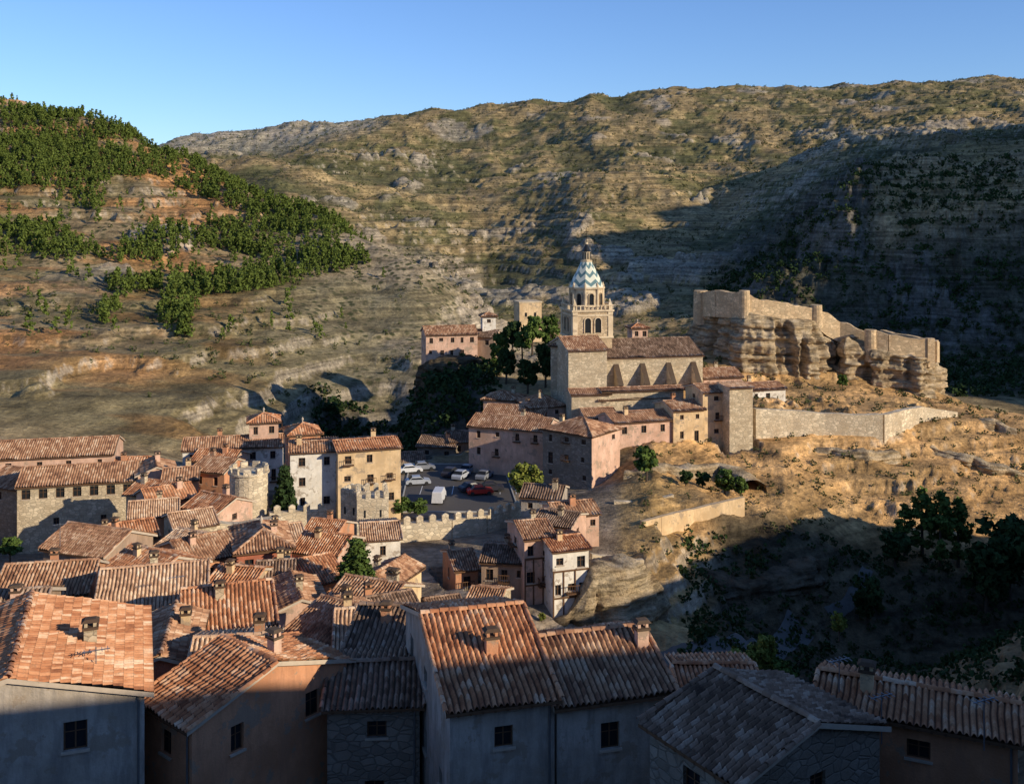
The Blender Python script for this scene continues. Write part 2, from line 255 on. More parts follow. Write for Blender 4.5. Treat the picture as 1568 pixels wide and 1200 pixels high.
# ---------------------------------------------------------------- houses table
# image pixel column, eave pixel row, distance, apparent width, depth m, yaw, roof, pitch, wall, tile, floors, window cols, chimneys
H=[
('stone_farmhouse',770,1076,45,160,12,15,'g',.30,'G',1,2,1,1),
('stone_farmhouse_annex',941,1067,46.35,178,7.6,15,'g',.36,'G',0,1,1,1),
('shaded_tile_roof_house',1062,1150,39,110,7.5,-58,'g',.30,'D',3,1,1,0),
('orange_plaster_house',1400,1105,44,260,4.0,-24,'g',.28,'O',1,1,1,1),
('orange_plaster_house',1105,1062,60,120,5,0,'g',.22,'O',1,1,1,0),
('orange_roof_house',12,1092,43,370,10,20,'d',.26,'G',1,1,2,1),
('steep_lane_house',255,1092,47,105,9,-40,'g',.30,'O',1,1,1,1),
('orange_plaster_house',352,1035,57,120,6,8,'g',.30,'O',2,2,2,1),
('dark_roof_house',245,1022,59,90,8,12,'d',.34,'R',0,1,2,1),
('pale_roof_house',232,930,76,150,9,16,'g',.34,'O',2,2,2,1),
('pale_roof_house',352,962,67,125,8,18,'g',.34,'O',1,2,1,1),
('dark_roof_house',590,1012,58,130,8,-8,'g',.36,'G',3,3,2,1),
('lane_house',572,1080,50,140,6,4,'g',.25,'D',3,2,1,0),
('pale_roof_house',572,990,69,110,7,8,'g',.34,'W',2,2,2,1),
('orange_plaster_house',468,985,71,80,8,-34,'g',.36,'R',0,3,2,1),
('terraced_house',540,935,83,90,7,-22,'g',.36,'Y',0,2,2,2),
('terraced_house',462,932,84,70,7,20,'d',.36,'P',0,2,1,1),
('terraced_house',610,952,80,70,6,26,'g',.34,'B',3,2,2,1),
('terraced_house',648,978,74,50,6,-20,'g',.34,'G',0,2,1,1),
('red_plaster_house',405,842,98,78,8,18,'h',.42,'R',0,2,2,1),
('terraced_house',482,848,104,72,6,-16,'g',.36,'P',1,2,3,1),
('terraced_house',434,832,113,60,6,24,'g',.36,'Y',2,2,2,1),
('terraced_house',487,822,118,50,6,-14,'g',.34,'O',1,2,2,1),
('terraced_house',325,856,98,66,7,38,'g',.36,'O',0,2,1,1),
('terraced_house',268,845,103,70,6,-30,'g',.36,'P',2,2,1,1),
('terraced_house',185,886,88,86,7,-32,'g',.38,'O',1,2,1,1),
('terraced_house',490,892,94,66,7,34,'g',.34,'O',1,2,1,1),
('terraced_house',560,900,95,60,7,-24,'d',.36,'Y',0,2,1,1),
('terraced_house',345,905,88,66,6,-14,'g',.34,'Y',1,2,2,1),
('terraced_house',420,895,90,50,6,10,'g',.34,'R',3,2,1,1),
('white_plaster_house',585,826,122,55,8,12,'g',.20,'W',2,2,1,0),
('dark_roof_house',62,912,80,130,7,10,'g',.38,'O',0,2,2,1),
('dark_roof_house',112,846,99,110,7,-20,'g',.40,'B',0,2,2,1),
('dark_roof_house',10,978,62,70,8,12,'g',.36,'B',3,2,1,1),
('orange_plaster_house',198,828,108,72,6,30,'g',.36,'O',1,2,1,1),
('stone_granary',118,740,150,164,9,14,'g',.36,'S',0,3,5,0),
('stone_granary_wing',0,745,153,70,9,-24,'g',.36,'D',0,1,1,0),
('long_tile_roof_house',60,700,167,210,10,12,'g',.36,'P',0,2,5,1),
('village_house',218,758,138,60,6,-24,'g',.38,'Y',1,2,2,1),
('village_house',264,766,134,60,6,34,'g',.38,'P',1,2,2,1),
('village_house',235,790,126,66,6,18,'g',.36,'O',2,2,1,1),
('village_house',308,780,130,62,6,-30,'g',.36,'P',1,2,2,1),
('village_house',240,726,152,50,7,22,'d',.38,'P',0,2,1,1),
('village_house',196,722,158,50,7,6,'g',.38,'O',1,2,1,1),
('village_house',318,722,152,55,7,-16,'g',.34,'O',0,2,2,1),
('village_house',276,735,148,50,6,14,'g',.34,'O',0,2,1,1),
('village_house',300,806,121,55,6,30,'g',.34,'S',2,2,1,0),
('white_plaster_house',357,686,165,145,7,12,'g',.32,'W',0,2,5,1),
('white_plaster_house',325,706,160,66,6,-10,'g',.34,'P',1,2,2,1),
('belvedere_tower_house',404,646,168,42,4.6,14,'h',.40,'P',1,4,2,0),
('belvedere_tower_house',467,664,158,44,5,20,'h',.44,'O',1,2,2,0),
('white_plaster_house',482,692,150,72,9,12,'g',.12,'W',0,3,2,1),
('ochre_plaster_house',566,688,150,92,8,18,'g',.16,'Y',1,3,3,1),
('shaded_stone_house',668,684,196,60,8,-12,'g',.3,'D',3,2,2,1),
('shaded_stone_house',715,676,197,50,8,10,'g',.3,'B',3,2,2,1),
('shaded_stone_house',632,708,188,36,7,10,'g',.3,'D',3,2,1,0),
# central block
('pink_mansion',776,656,178,118,8,-20,'g',.34,'P',0,3,4,1),
('corner_townhouse',868,662,168,72,8.5,-38,'h',.36,'D',0,4,3,1),
('upper_townhouse',785,636,192,90,7,-16,'g',.34,'R',0,2,4,1),
('upper_townhouse',838,622,194,54,8,16,'h',.40,'P',0,2,2,1),
('upper_townhouse',765,612,202,50,6,-15,'h',.38,'P',0,2,2,1),
('pink_townhouse',985,645,178,92,7,18,'g',.30,'P',0,3,3,1),
('ochre_townhouse',1055,628,180,50,8,16,'g',.24,'Y',0,3,2,1),
('upper_townhouse',922,640,184,50,7,12,'g',.30,'P',0,2,2,1),
('rose_townhouse',975,610,190,118,6,14,'g',.24,'P',0,1,3,1),
('ochre_townhouse',1098,600,182,46,7,16,'g',.24,'Y',0,4,1,0),
('upper_townhouse',890,602,196,50,7,-10,'g',.30,'B',0,1,2,1),
('rectory_house',1107,578,205,62,8,12,'g',.30,'P',0,2,4,1),
('white_plaster_house',1176,596,205,58,7,16,'g',.22,'W',0,1,3,1),
('watch_tower_house',1135,594,180,38,4.4,16,'s',.06,'S',2,0,0,0),
# outlook buildings
('arcaded_convent',692,512,240,78,9,12,'g',.32,'P',0,2,5,0),
('arcaded_convent_wing',735,516,243,44,8,-14,'g',.3,'B',3,1,2,0),
('belvedere_tower_house',749,484,246,20,3.2,10,'h',.42,'W',0,1,1,0),
('upper_townhouse',980,502,235,24,4,10,'h',.42,'P',1,1,2,0),
# hanging houses
('hanging_house',773,862,115,72,7,-8,'g',.24,'B',3,3,3,1),
('hanging_house',826,824,114,46,7,16,'g',.26,'P',0,4,2,1),
('hanging_house',874,842,112,56,6,18,'g',.18,'W',1,4,3,1),
('hanging_house',845,805,120,55,6,-22,'g',.26,'P',3,2,2,1),
('hanging_house',715,872,117,34,7,16,'g',.3,'O',0,3,1,1),
('pink_townhouse',885,788,130,66,6,16,'g',.26,'P',0,3,3,1),
('pink_townhouse',828,762,140,60,6,-12,'g',.30,'G',3,2,2,1),
('terraced_house',690,948,98,46,6,20,'g',.34,'S',3,2,1,0),
('terraced_house',735,932,101,46,6,-15,'g',.30,'S',0,1,1,0),
]
def frame(h):
    P=W3(h[1],h[2],h[3]); y=math.radians(h[6]); r=np.array([math.cos(y),math.sin(y),0]); b=np.array([-math.sin(y),math.cos(y),0])
    return P,r,b,h[4]*h[3]/F/max(.5,math.cos(y)),h[5]
pads=[]
for h in H:
    P,r,b,w,dp=frame(h); fl=4.2 if h[0]!='watch_tower_house' else 14; pads.append((P+b*dp/2,r,b,w/2+1.5,dp/2+1.5,P[2]-fl,'min'))
LOTZ=54.8
for (c,r,b,hw,hd,z,_) in pads:
    m=(np.abs((X-c[0])*r[0]+(Y-c[1])*r[1])<hw)&(np.abs((X-c[0])*b[0]+(Y-c[1])*b[1])<hd)
    Z[m]=np.minimum(Z[m],z)
lot=(PX>585)&(PX<800)&(D>153)&(D<190); Z[lot]=LOTZ
m=(PX>845)&(PX<1090)&(D>196)&(D<228); Z[m]=np.minimum(Z[m],66)
gx=np.gradient(Z,axis=0)/np.maximum(1e-6,np.gradient(X,axis=0)); 
gy=np.gradient(Z,axis=1)/np.maximum(1e-6,np.gradient(Y,axis=1)); slope=np.sqrt(gx**2+gy**2)
def lerp(A,c,m): return A*(1-m[...,None])+np.array(c)*m[...,None]
A=np.zeros(Z.shape+(3,)); n1=fbm(X/70,Y/70,5); n2=fbm(X/16,Y/16,4); n3=fbm(X/4,Y/4,3)
A[:]=(.29,.21,.10)
A=lerp(A,(.14,.135,.05),ss(.40,.56,n1)*ss(300,500,D)*.75)
A=lerp(A,(.44,.31,.145),ss(.48,.62,n2)*.75)
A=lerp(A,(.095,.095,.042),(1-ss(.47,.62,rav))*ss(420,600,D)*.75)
A=lerp(A,(.42,.36,.26),ss(1250,1400,D)*(1-ss(540,620,PX))*.8)
lh=ss(190,215,D)*(1-ss(700,760,PX))*(D<650)
A=lerp(A,(.31,.225,.12),lh*.7)
A=lerp(A,(.48,.24,.09),lh*ss(.45,.6,fbm(X/35+5,Y/12,4))*(1-ss(300,460,PX))*.9)
A=lerp(A,(.36,.29,.19),lh*ss(380,520,PX)*.6)
A=lerp(A,(.15,.135,.055),lh*ss(.5,.62,n1)*.5)
A=lerp(A,(.60,.35,.14),mm); A=lerp(A,(.46,.28,.115),mm*ss(.5,.65,n2))
A=lerp(A,(.26,.20,.08),mm*ss(.55,.7,n1)*.7)
rock=np.clip(ss(.8,1.35,slope)*(D>105)*.85+crags*.75,0,1)
A=lerp(A,(.42,.35,.26),rock*.85)
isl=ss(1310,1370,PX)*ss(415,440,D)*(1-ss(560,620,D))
shz=ss(1040,1160,PX)*ss(290,320,D)*(1-ss(540,680,D))*(1-isl*.9); A=lerp(A,(.055,.055,.036),shz*.85)  # cliff albedo darkened to deepen the cast shadow lying there
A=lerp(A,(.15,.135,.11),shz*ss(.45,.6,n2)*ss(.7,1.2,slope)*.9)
A=lerp(A,(.42,.28,.12),isl*.6)  # sunlit patch within the shadow, painted into the ground colour
vsd=ss(470,510,PX)*(1-ss(720,770,PX))*ss(192,200,D)*(1-ss(275,290,D)); A=lerp(A,(.065,.06,.045),vsd*.92)  # valley shadow painted as darker ground between the two hills
town=(1-ss(172,195,D))*(1-ss(930,960,PX)); A=lerp(A,(.31,.24,.165),town*1.0)
gorge=(1-ss(147,157,D))*ss(1040,1120,PX); A=lerp(A,(.06,.053,.034),gorge*(1-md2)*.92)  # gorge shade painted into the albedo
A=lerp(A,(.19,.13,.065),md2*.8)
A=A*(.7+.6*n3[...,None])
NU,ND=Z.shape
V=np.stack([X,Y,Z],-1).reshape(-1,3); idx=np.arange(NU*ND).reshape(NU,ND)
Q=np.stack([idx[:-1,:-1],idx[1:,:-1],idx[1:,1:],idx[:-1,1:]],-1).reshape(-1,4)
t=NT('hillside_ground'); co=t.obj()
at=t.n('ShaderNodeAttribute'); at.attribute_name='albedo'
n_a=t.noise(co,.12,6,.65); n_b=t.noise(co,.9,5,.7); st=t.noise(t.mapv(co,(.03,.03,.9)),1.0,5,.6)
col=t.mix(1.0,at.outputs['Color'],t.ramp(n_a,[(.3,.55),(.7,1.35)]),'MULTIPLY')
col=t.mix(1.0,col,t.ramp(n_b,[(.3,.5),(.7,1.45)]),'MULTIPLY')
col=t.mix(1.0,col,t.ramp(st,[(.38,.60),(.58,1.2)]),'MULTIPLY')
vo=t.n('ShaderNodeTexVoronoi'); vo.inputs['Scale'].default_value=.32; t.l(co,vo.inputs['Vector'])
sp=t.ramp(vo.outputs['Distance'],[(.22,1),(.42,0)]); zn=t.noise(co,.03,3); sp2=t.mix(1.0,sp,t.ramp(zn,[(.36,.1),(.56,.95)]),'MULTIPLY')
tw=t.n('ShaderNodeAttribute'); tw.attribute_name='wild'; sp3=t.mix(1.0,sp2,tw.outputs['Color'],'MULTIPLY')
col=t.mix(sp3,col,(.05,.055,.022))
b1=t.bump(n_b,.8,.7); b1=t.bump(st,.6,1.0,b1)
t.out(col,b1)
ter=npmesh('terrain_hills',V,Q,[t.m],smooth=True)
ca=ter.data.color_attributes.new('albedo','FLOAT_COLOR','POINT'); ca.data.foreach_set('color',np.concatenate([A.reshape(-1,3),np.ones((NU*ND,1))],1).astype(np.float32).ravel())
wl=ss(220,330,D)*np.clip(1-rock*.6,0,1); ca=ter.data.color_attributes.new('wild','FLOAT_COLOR','POINT'); ca.data.foreach_set('color',np.repeat(wl.reshape(-1,1),4,1).astype(np.float32).ravel())
mb=MB(); mb.quad((-400,-400,84),(500,-400,84),(500,6,84),(-400,6,84)); mb.obj('hilltop_ground',[plain('dry_earth',(.24,.19,.12))])
# ---------------------------------------------------------------- roofs
def roof_plane(S,O,a,b,W,run,pitch,near,trap=None):
    per=.27 if near else .36; n=6 if near else 4; c=.42 if near else .8
    amp=.08 if near else .085
    k=max(4,int(W/per)*n); s=np.linspace(0,W,k+1); per=W/max(1,int(W/per))
    rows=[];off=[];tt=0
    while tt<run: rows+= [tt,min(tt+c-.02,run)]; off+=[.05,0]; tt+=c
    T=np.array(rows); of=np.array(off)
    tm=np.full_like(s,run) if trap is None else np.minimum(run,np.minimum(s*trap,(W-s)*trap))
    SS,TT=np.meshgrid(s,T,indexing='ij'); TT=np.minimum(TT,tm[:,None]); ph=rng.random()*100
    wig=.05*(fbm(TT*.8+ph,SS*.3,2)-.5)*2
    jit=.04*(fbm(SS/per+ph,TT/c*1.3,1)-.5)*2
    Zr=pitch*TT+amp*np.cos(2*np.pi*SS/per)+of[None,:]+jit+.34*(fbm(SS/3+ph,TT/2.5,2)-.5)
    P=O[None,None,:]+a[None,None,:]*(SS+wig)[...,None]+b[None,None,:]*TT[...,None]; P[...,2]+=Zr
    i0=S['n']; ix=np.arange(SS.size).reshape(SS.shape)+i0
    q=np.stack([ix[:-1,:-1],ix[1:,:-1],ix[1:,1:],ix[:-1,1:]],-1).reshape(-1,4)
    S['V'].append(P.reshape(-1,3)); S['Q'].append(q); S['U'].append(np.stack([SS/per+.5+ph//1,TT/c+.001],-1).reshape(-1,2)); S['M'].append(np.zeros(len(q),int)); S['n']+=SS.size
    def add(pts,m=1):
        j=S['n']; S['V'].append(np.array(pts)); S['Q'].append(np.array([[j,j+1,j+2,j+3]])); S['U'].append(np.zeros((4,2))); S['M'].append(np.array([m])); S['n']+=4
    dz=np.array([0,0,-.18]); up=b*run+np.array([0,0,pitch*run])
    A0=O+dz; B0=O+a*W+dz
    ins=0 if trap is None else min(run/trap,W/2)
    A1=O+a*ins+up+dz; B1=O+a*(W-ins)+up+dz
    add([A0,B0,B1,A1]); add([A0,B0,B0-dz*.8,A0-dz*.8])
    if trap is None: add([A0,A1,A1-dz*1.2,A0-dz*1.2],2); add([B0,B1,B1-dz*1.2,B0-dz*1.2],2)
def ridge(S,p,q,rad=.14):
    p=np.array(p);q=np.array(q);L=np.linalg.norm(q-p); k=max(1,int(L/.45)); d=(q-p)/L; sd=np.cross(d,[0,0,1]); sd/=np.linalg.norm(sd)+1e-9; up=np.cross(sd,d)
    for i in range(k):
        a=p+d*L*i/k; b=p+d*L*(i+1)/k; ra=rad*1.15; rb=rad*.9; ring=[]
        jz=random.uniform(-.02,.03)
        for (c,r) in ((a,ra),(b,rb)):
            for th in (0,45,90,135,180):
                t=math.radians(th); ring.append(c+sd*math.cos(t)*r+up*(math.sin(t)*r+jz))
        j=S['n']; S['V'].append(np.array(ring)); S['U'].append(np.tile([[i+.5+random.randint(0,50),.5]],(10,1)))
        S['Q'].append(np.array([[j+m,j+m+1,j+m+6,j+m+5] for m in range(4)])); S['M'].append(np.zeros(4,int)); S['n']+=10
def wall_face(mb,A,a,L,z0,z1,nrm,rects,m=0,rec=.2,gm=1,fm=2):
    rects=[r for r in rects if r[0]>.15 and r[1]<L-.15 and r[2]>z0+.1 and r[3]<z1-.05]
    ss_=sorted(set([0,L]+[r[0] for r in rects]+[r[1] for r in rects])); zs=sorted(set([z0,z1]+[r[2] for r in rects]+[r[3] for r in rects]))
    def P(s,z,o=0): return (A[0]+a[0]*s+nrm[0]*o,A[1]+a[1]*s+nrm[1]*o,z)
    for i in range(len(ss_)-1):
        for j in range(len(zs)-1):
            sm=(ss_[i]+ss_[i+1])/2; zm=(zs[j]+zs[j+1])/2
            if any(r[0]<sm<r[1] and r[2]<zm<r[3] for r in rects): continue
            mb.quad(P(ss_[i],zs[j]),P(ss_[i+1],zs[j]),P(ss_[i+1],zs[j+1]),P(ss_[i],zs[j+1]),m=m)
    for (s0,s1,za,zb) in rects:
        mb.quad(P(s0,za),P(s1,za),P(s1,za,-rec),P(s0,za,-rec),m=m); mb.quad(P(s0,zb,-rec),P(s1,zb,-rec),P(s1,zb),P(s0,zb),m=m)
        mb.quad(P(s0,za),P(s0,za,-rec),P(s0,zb,-rec),P(s0,zb),m=m); mb.quad(P(s1,za,-rec),P(s1,za),P(s1,zb),P(s1,zb,-rec),m=m)
        mb.quad(P(s0,za,-rec),P(s1,za,-rec),P(s1,zb,-rec),P(s0,zb,-rec),m=gm)
        c=(s0+s1)/2; hh=(zb-za)
        for (p0,p1,q0,q1) in ((s0,s0+.07,za,zb),(s1-.07,s1,za,zb),(c-.035,c+.035,za,zb),(s0+.07,s1-.07,zb-.07,zb),(s0+.07,s1-.07,za,za+.07),(s0+.07,s1-.07,za+hh*.6,za+hh*.6+.05)):
            mb.quad(P(p0,q0,-rec+.04),P(p1,q0,-rec+.04),P(p1,q1,-rec+.04),P(p0,q1,-rec+.04),m=fm)
        mb.quad(P(s0-.1,za,.1),P(s1+.1,za,.1),P(s1+.1,za,.0),P(s0-.1,za,.0),m=3); mb.quad(P(s0-.1,za-.1,.1),P(s1+.1,za-.1,.1),P(s1+.1,za,.1),P(s0-.1,za,.1),m=3)
def chimney(mb,c,r,b,z,s=.35,hh=1.3):
    mb.box((c[0],c[1],z),(r,b),(s,s*.8,hh),m=0); mb.box((c[0],c[1],z+hh+.06),(r,b),(s+.08,s*.8+.08,.06),m=1)
    for i in (-1,1):
        for j in (-1,1): mb.box((c[0]+r[0]*i*s*.7+b[0]*j*s*.5,c[1]+r[1]*i*s*.7+b[1]*j*s*.5,z+hh+.24),(r,b),(.07,.07,.12),m=0)
    mb.box((c[0],c[1],z+hh+.42),(r,b),(s+.12,s*.8+.12,.06),m=1,taper=.6)
def winrects(L,ze,floors,cols,z0):
    R=[]
    if cols<=0: return R
    for f in range(floors):
        for c in range(cols):
            if random.random()<.14 and cols>1: continue
            cx=L*(c+.5)/cols+random.uniform(-.2,.2); w=random.choice([.7,.85,.95])/2; hh=random.choice([.8,1.15,1.25]) 
            zt=ze-.75-f*2.9
            if random.random()<.18 and f>0: hh=1.9
            R.append((cx-w,cx+w,zt-hh,zt))
    return R
GUT=plain('zinc_gutter',(.20,.19,.18),.5,.5)
def house(h):
    name,px,pe,d,wpx,dp,yaw,rt,pitch,wc,tone,floors,cols,nch=h
    P,r,b,w,dp=frame(h); ze=P[2]; near=d<128
    C=[P-r*w/2,P+r*w/2,P+r*w/2+b*dp,P-r*w/2+b*dp]
    base=min(gz(c[0],c[1]) for c in C)-.6; base=min(base,ze-3)
    e=empty(name,(P[0],P[1],base)); org=(P[0],P[1],base)
    mb=MB(); f=-b
    faces=[(C[0],r,w,f),(C[1],b,dp,r),(C[2],-r,w,b),(C[3],-b,dp,-r)]
    cs=[cols,max(1,int(dp/4)),0,max(1,int(dp/4))]
    if cols==0: cs=[0,0,0,0]
    for k,(A_,a_,L,nn) in enumerate(faces):
        if name=='stone_farmhouse' and k==0: R=[(w*.42,w*.42+.85,ze-1.95,ze-1.0),(w*.72,w*.72+.75,ze-4.9,ze-4.0)]
        elif name=='stone_farmhouse_annex' and k==0: R=[(w*.38,w*.38+.9,ze-2.3,ze-1.1),(w*.55,w*.55+.9,ze-6.3,ze-4.4)]
        elif name=='stone_granary' and k==0: R=[(w*(i+.5)/7-.6,w*(i+.5)/7+.6,ze-1.9,ze-.5) for i in range(7)]+[(w*.3,w*.3+.8,ze-6,ze-4.8),(w*.7,w*.7+.8,ze-6,ze-4.8)]
        else: R=winrects(L,ze,min(floors,int((ze-base-1)/2.7)),cs[k],base)
        top=ze+(pitch*dp if (rt=='s' and k==2) else 0)
        wall_face(mb,A_,a_,L,base,top,nn,R,m=5 if (name=='corner_townhouse' and k==1) else 0)
        if name in('hanging_house','pink_mansion','corner_townhouse') or (random.random()<.25 and d>100):
            for q in R:
                if random.random()<(.55 if name=='hanging_house' else .3) and q[0]>.5 and q[1]<L-.5:   # timber balcony
                    cc=A_+a_*((q[0]+q[1])/2)+nn*.35; mb.box((cc[0],cc[1],q[2]-.15),(a_,nn),((q[1]-q[0])/2+.3,.35,.06),m=2)
                    cc2=A_+a_*((q[0]+q[1])/2)+nn*.66; mb.box((cc2[0],cc2[1],q[2]+.75),(a_,nn),((q[1]-q[0])/2+.3,.03,.04),m=2)
                    for u in np.linspace(-1,1,6):
                        c3=cc2+a_*u*((q[1]-q[0])/2+.27); mb.box((c3[0],c3[1],q[2]+.3),(a_,nn),(.02,.02,.42),m=2)
    if name=='hanging_house' and wc in 'PW':   # exposed timber framing
        for zz_ in (ze-2.2,ze-5.1,ze-8.0):
            q=P+f*.04; mb.box((q[0],q[1],zz_),(r,f),(w/2,.05,.09),m=2)
        for u in (-.48,-.2,.12,.48):
            q=P+r*w*u+f*.045; mb.box((q[0],q[1],ze-5.1),(r,f),(.07,.05,2.8),m=2)
    if d<75 and rt in 'gd':      # rafters' ends under the eave and a rain pipe
        for u in np.arange(-w/2+.3,w/2-.2,.55):
            if rt=='g':
                q=P+r*u+f*.2; mb.box((q[0],q[1],ze-.12),(r,f),(.05,.2,.06),m=2)
        q=P+r*(w/2-.25)+f*.08; mb.prism(q,.05,.05,base,ze-.1,8,m=4)
    hz=ze+pitch*(dp/2 if rt=='g' else w/2)
    if rt=='g':
        for (p,q) in ((C[1],C[2]),(C[0],C[3])):
            mm_=(p+q)/2; mb.quad((p[0],p[1],ze),(q[0],q[1],ze),(mm_[0],mm_[1],hz-.02))
    if rt=='d':
        for (p,q) in ((C[0],C[1]),(C[2],C[3])):
            mm_=(p+q)/2; mb.quad((p[0],p[1],ze),(q[0],q[1],ze),(mm_[0],mm_[1],hz-.02))
    if rt=='s':
        for (p,q) in ((C[1],C[2]),(C[0],C[3])): mb.quad((p[0],p[1],ze),(q[0],q[1],ze),(q[0],q[1],ze+pitch*dp))
    mb.obj('walls_and_windows',[WM[wc],GLASS,WOOD,MORT,GUT,WM['P']],e,org)
    S=dict(V=[],Q=[],U=[],M=[],n=0); o=.4 if near else .5; zz=np.array([0,0,.14-o*pitch]); up=np.array([0,0,1.])
    if rt=='g':
        run=dp/2+o; sd=.25
        roof_plane(S,C[0]-r*sd-b*o+zz,r,b,w+2*sd,run,pitch,near); roof_plane(S,C[2]+r*sd+b*o+zz,-r,-b,w+2*sd,run,pitch,near)
        m0=(C[0]+C[3])/2-r*sd; m1=(C[1]+C[2])/2+r*sd; top=up*(hz-ze+.17); ridge(S,m0+top,m1+top)
        if near:
            ridge(S,C[0]-r*sd-b*o+zz+up*.08,m0+up*(hz-ze+.14),.11); ridge(S,C[1]+r*sd-b*o+zz+up*.08,m1+up*(hz-ze+.14),.11)
    elif rt=='d':
        run=w/2+o; sd=.25
        roof_plane(S,C[3]+b*sd-r*o+zz,-b,r,dp+2*sd,run,pitch,near); roof_plane(S,C[1]-b*sd+r*o+zz,b,-r,dp+2*sd,run,pitch,near)
        m0=(C[0]+C[1])/2-b*sd; m1=(C[2]+C[3])/2+b*sd; top=up*(hz-ze+.17); ridge(S,m0+top,m1+top,.17)
    elif rt=='h':
        ww=w+2*o; dd=dp+2*o; run=min(ww,dd)/2; K=[C[0]-r*o-b*o+zz,C[1]+r*o-b*o+zz,C[2]+r*o+b*o+zz,C[3]-r*o+b*o+zz]
        roof_plane(S,K[0],r,b,ww,run,pitch,near,1); roof_plane(S,K[1],b,-r,dd,run,pitch,near,1); roof_plane(S,K[2],-r,-b,ww,run,pitch,near,1); roof_plane(S,K[3],-b,r,dd,run,pitch,near,1)
        cen=sum(K)/4; ax=(r*(ww/2-run)) if ww>dd else b*(dd/2-run); e1=cen-ax+up*(pitch*run+.05); e2=cen+ax+up*(pitch*run+.05)
        if ww>dd: prs=[(K[0],e1),(K[3],e1),(K[1],e2),(K[2],e2)]
        else: prs=[(K[0],e1),(K[1],e1),(K[2],e2),(K[3],e2)]
        for p,q in prs: ridge(S,p+up*.06,q)
        if np.linalg.norm(e2-e1)>.3: ridge(S,e1+up*.08,e2+up*.08)
        if w<6:
            mbf=MB(); ap=(e1+e2)/2; mbf.prism(ap,.12,.08,ap[2],ap[2]+.5,6); mbf.prism(ap,.2,.05,ap[2]+.5,ap[2]+.9,8); mbf.obj('finial',[MORT],e,org)
    else:
        roof_plane(S,C[0]-r*.2-b*o+zz,r,b,w+.4,dp+o+.2,pitch,near)
    npmesh('tiled_roof',np.concatenate(S['V']),np.concatenate(S['Q']),[TM[tone],WOOD,MORT],e,org,np.concatenate(S['U']),np.concatenate(S['M']))
    if nch:
        mc=MB()
        for i in range(nch):
            u=random.uniform(-.38,.38) if name!='stone_farmhouse_annex' else .44; v=random.choice([.35,.62])
            if name=='stone_farmhouse': u,v=.04,.24
            if name=='orange_roof_house': u,v=.28,.45
            c=P+r*w*u+b*dp*v; zc=ze+pitch*min(v,1-v)*dp if rt=='g' else ze+pitch*(.5-abs(u))*w
            chimney(mc,c,r,b,zc+.25,.28 if near else .36,.6 if near else .9)
        mc.obj('chimney',[random.choice([WM['O'],WM['Y'],WM['P'],WM['S']]),TM[1]],e,org)
    return e
for h in H: house(h)
# ---------------------------------------------------------------- walls
def ribbon_wall(name,pts,thick,mat,merlon=False,rag=.0,step=.8):
    mb=MB(); pts=[np.array(p,float) for p in pts]
    for a,b in zip(pts[:-1],pts[1:]):
        L=np.hypot(*(b-a)[:2]); k=max(1,int(L/step)); dr=(b-a)[:2]/L; nn=np.array([dr[1],-dr[0]])
        prev=None
        for i in range(k+1):
            p=a+(b-a)*i/k; zt=p[2]+(rag*(fbm(p[0]*.45,p[1]*.45,3)-.5)*2.6 if rag else 0)
            f_=p[:2]+nn*thick/2; g_=p[:2]-nn*thick/2
            cur=((f_[0],f_[1],p[3]),(f_[0],f_[1],zt),(g_[0],g_[1],zt),(g_[0],g_[1],p[3]))
            if prev:
                for j in range(3): mb.quad(prev[j],cur[j],cur[j+1],prev[j+1])
            if i in (0,k): mb.quad(*cur)
            prev=cur
        if merlon:
            k=max(1,int(L/1.7))
            for i in range(k):
                p=a+(b-a)*(i+.5)/k; q=(p[0]+nn[0]*(thick/2-.2),p[1]+nn[1]*(thick/2-.2)); ax=((dr[0],dr[1],0),(nn[0],nn[1],0))
                mb.box((*q,p[2]+.4),ax,(.45,.22,.42)); mb.box((*q,p[2]+.92),ax,(.45,.22,.1),taper=.3)
    c=pts[0]; return mb.obj(name,[mat],None,(c[0],c[1],c[3]))
def S4(l): return [(*W3(px,pt,d)[:2],W3(px,pt,d)[2],W3(px,pt,d)[2]-hh) for px,pt,d,hh in l]
WALLST=stone('wall_limestone',(.72,.60,.42),1.3); GOLD=stone('castle_stone',(.70,.52,.31),1.0)
ribbon_wall('crenellated_town_wall',S4([(412,784,140,5),(502,780,143,6)]),1.1,WALLST,True)
ribbon_wall('crenellated_town_wall',S4([(592,803,137,8),(690,795,140,8),(742,788,143,8),(795,775,149,7)]),1.1,WALLST,True)
ribbon_wall('crenellated_town_wall',S4([(305,796,124,6),(355,800,126,6),(425,792,134,6)]),1.6,WALLST,False,.2)
ribbon_wall('castle_outer_wall',S4([(1155,626,184,8),(1212,628,186,8),(1262,632,187,10),(1310,634,187,10),(1350,634,187,9),(1375,628,190,7),(1410,622,196,6),(1462,630,203,5)]),1.2,WALLST,False,.15)
ribbon_wall('retaining_wall',S4([(983,797,138,3),(1010,790,140,3),(1060,778,146,3.4),(1138,760,150,3.4)]),.7,WM['Y'],False,.08)
ribbon_wall('retaining_wall',S4([(940,766,150,4),(985,768,150,5),(1030,756,152,5)]),.7,WALLST,False,.1)
ribbon_wall('terrace_wall',S4([(1075,600,200,3),(1140,612,200,4),(1230,612,212,3)]),.6,WALLST,False,.2)
ribbon_wall('terrace_wall',S4([(985,858,120,4),(940,850,119,5),(905,850,118,6)]),.6,WALLST,False,.4)
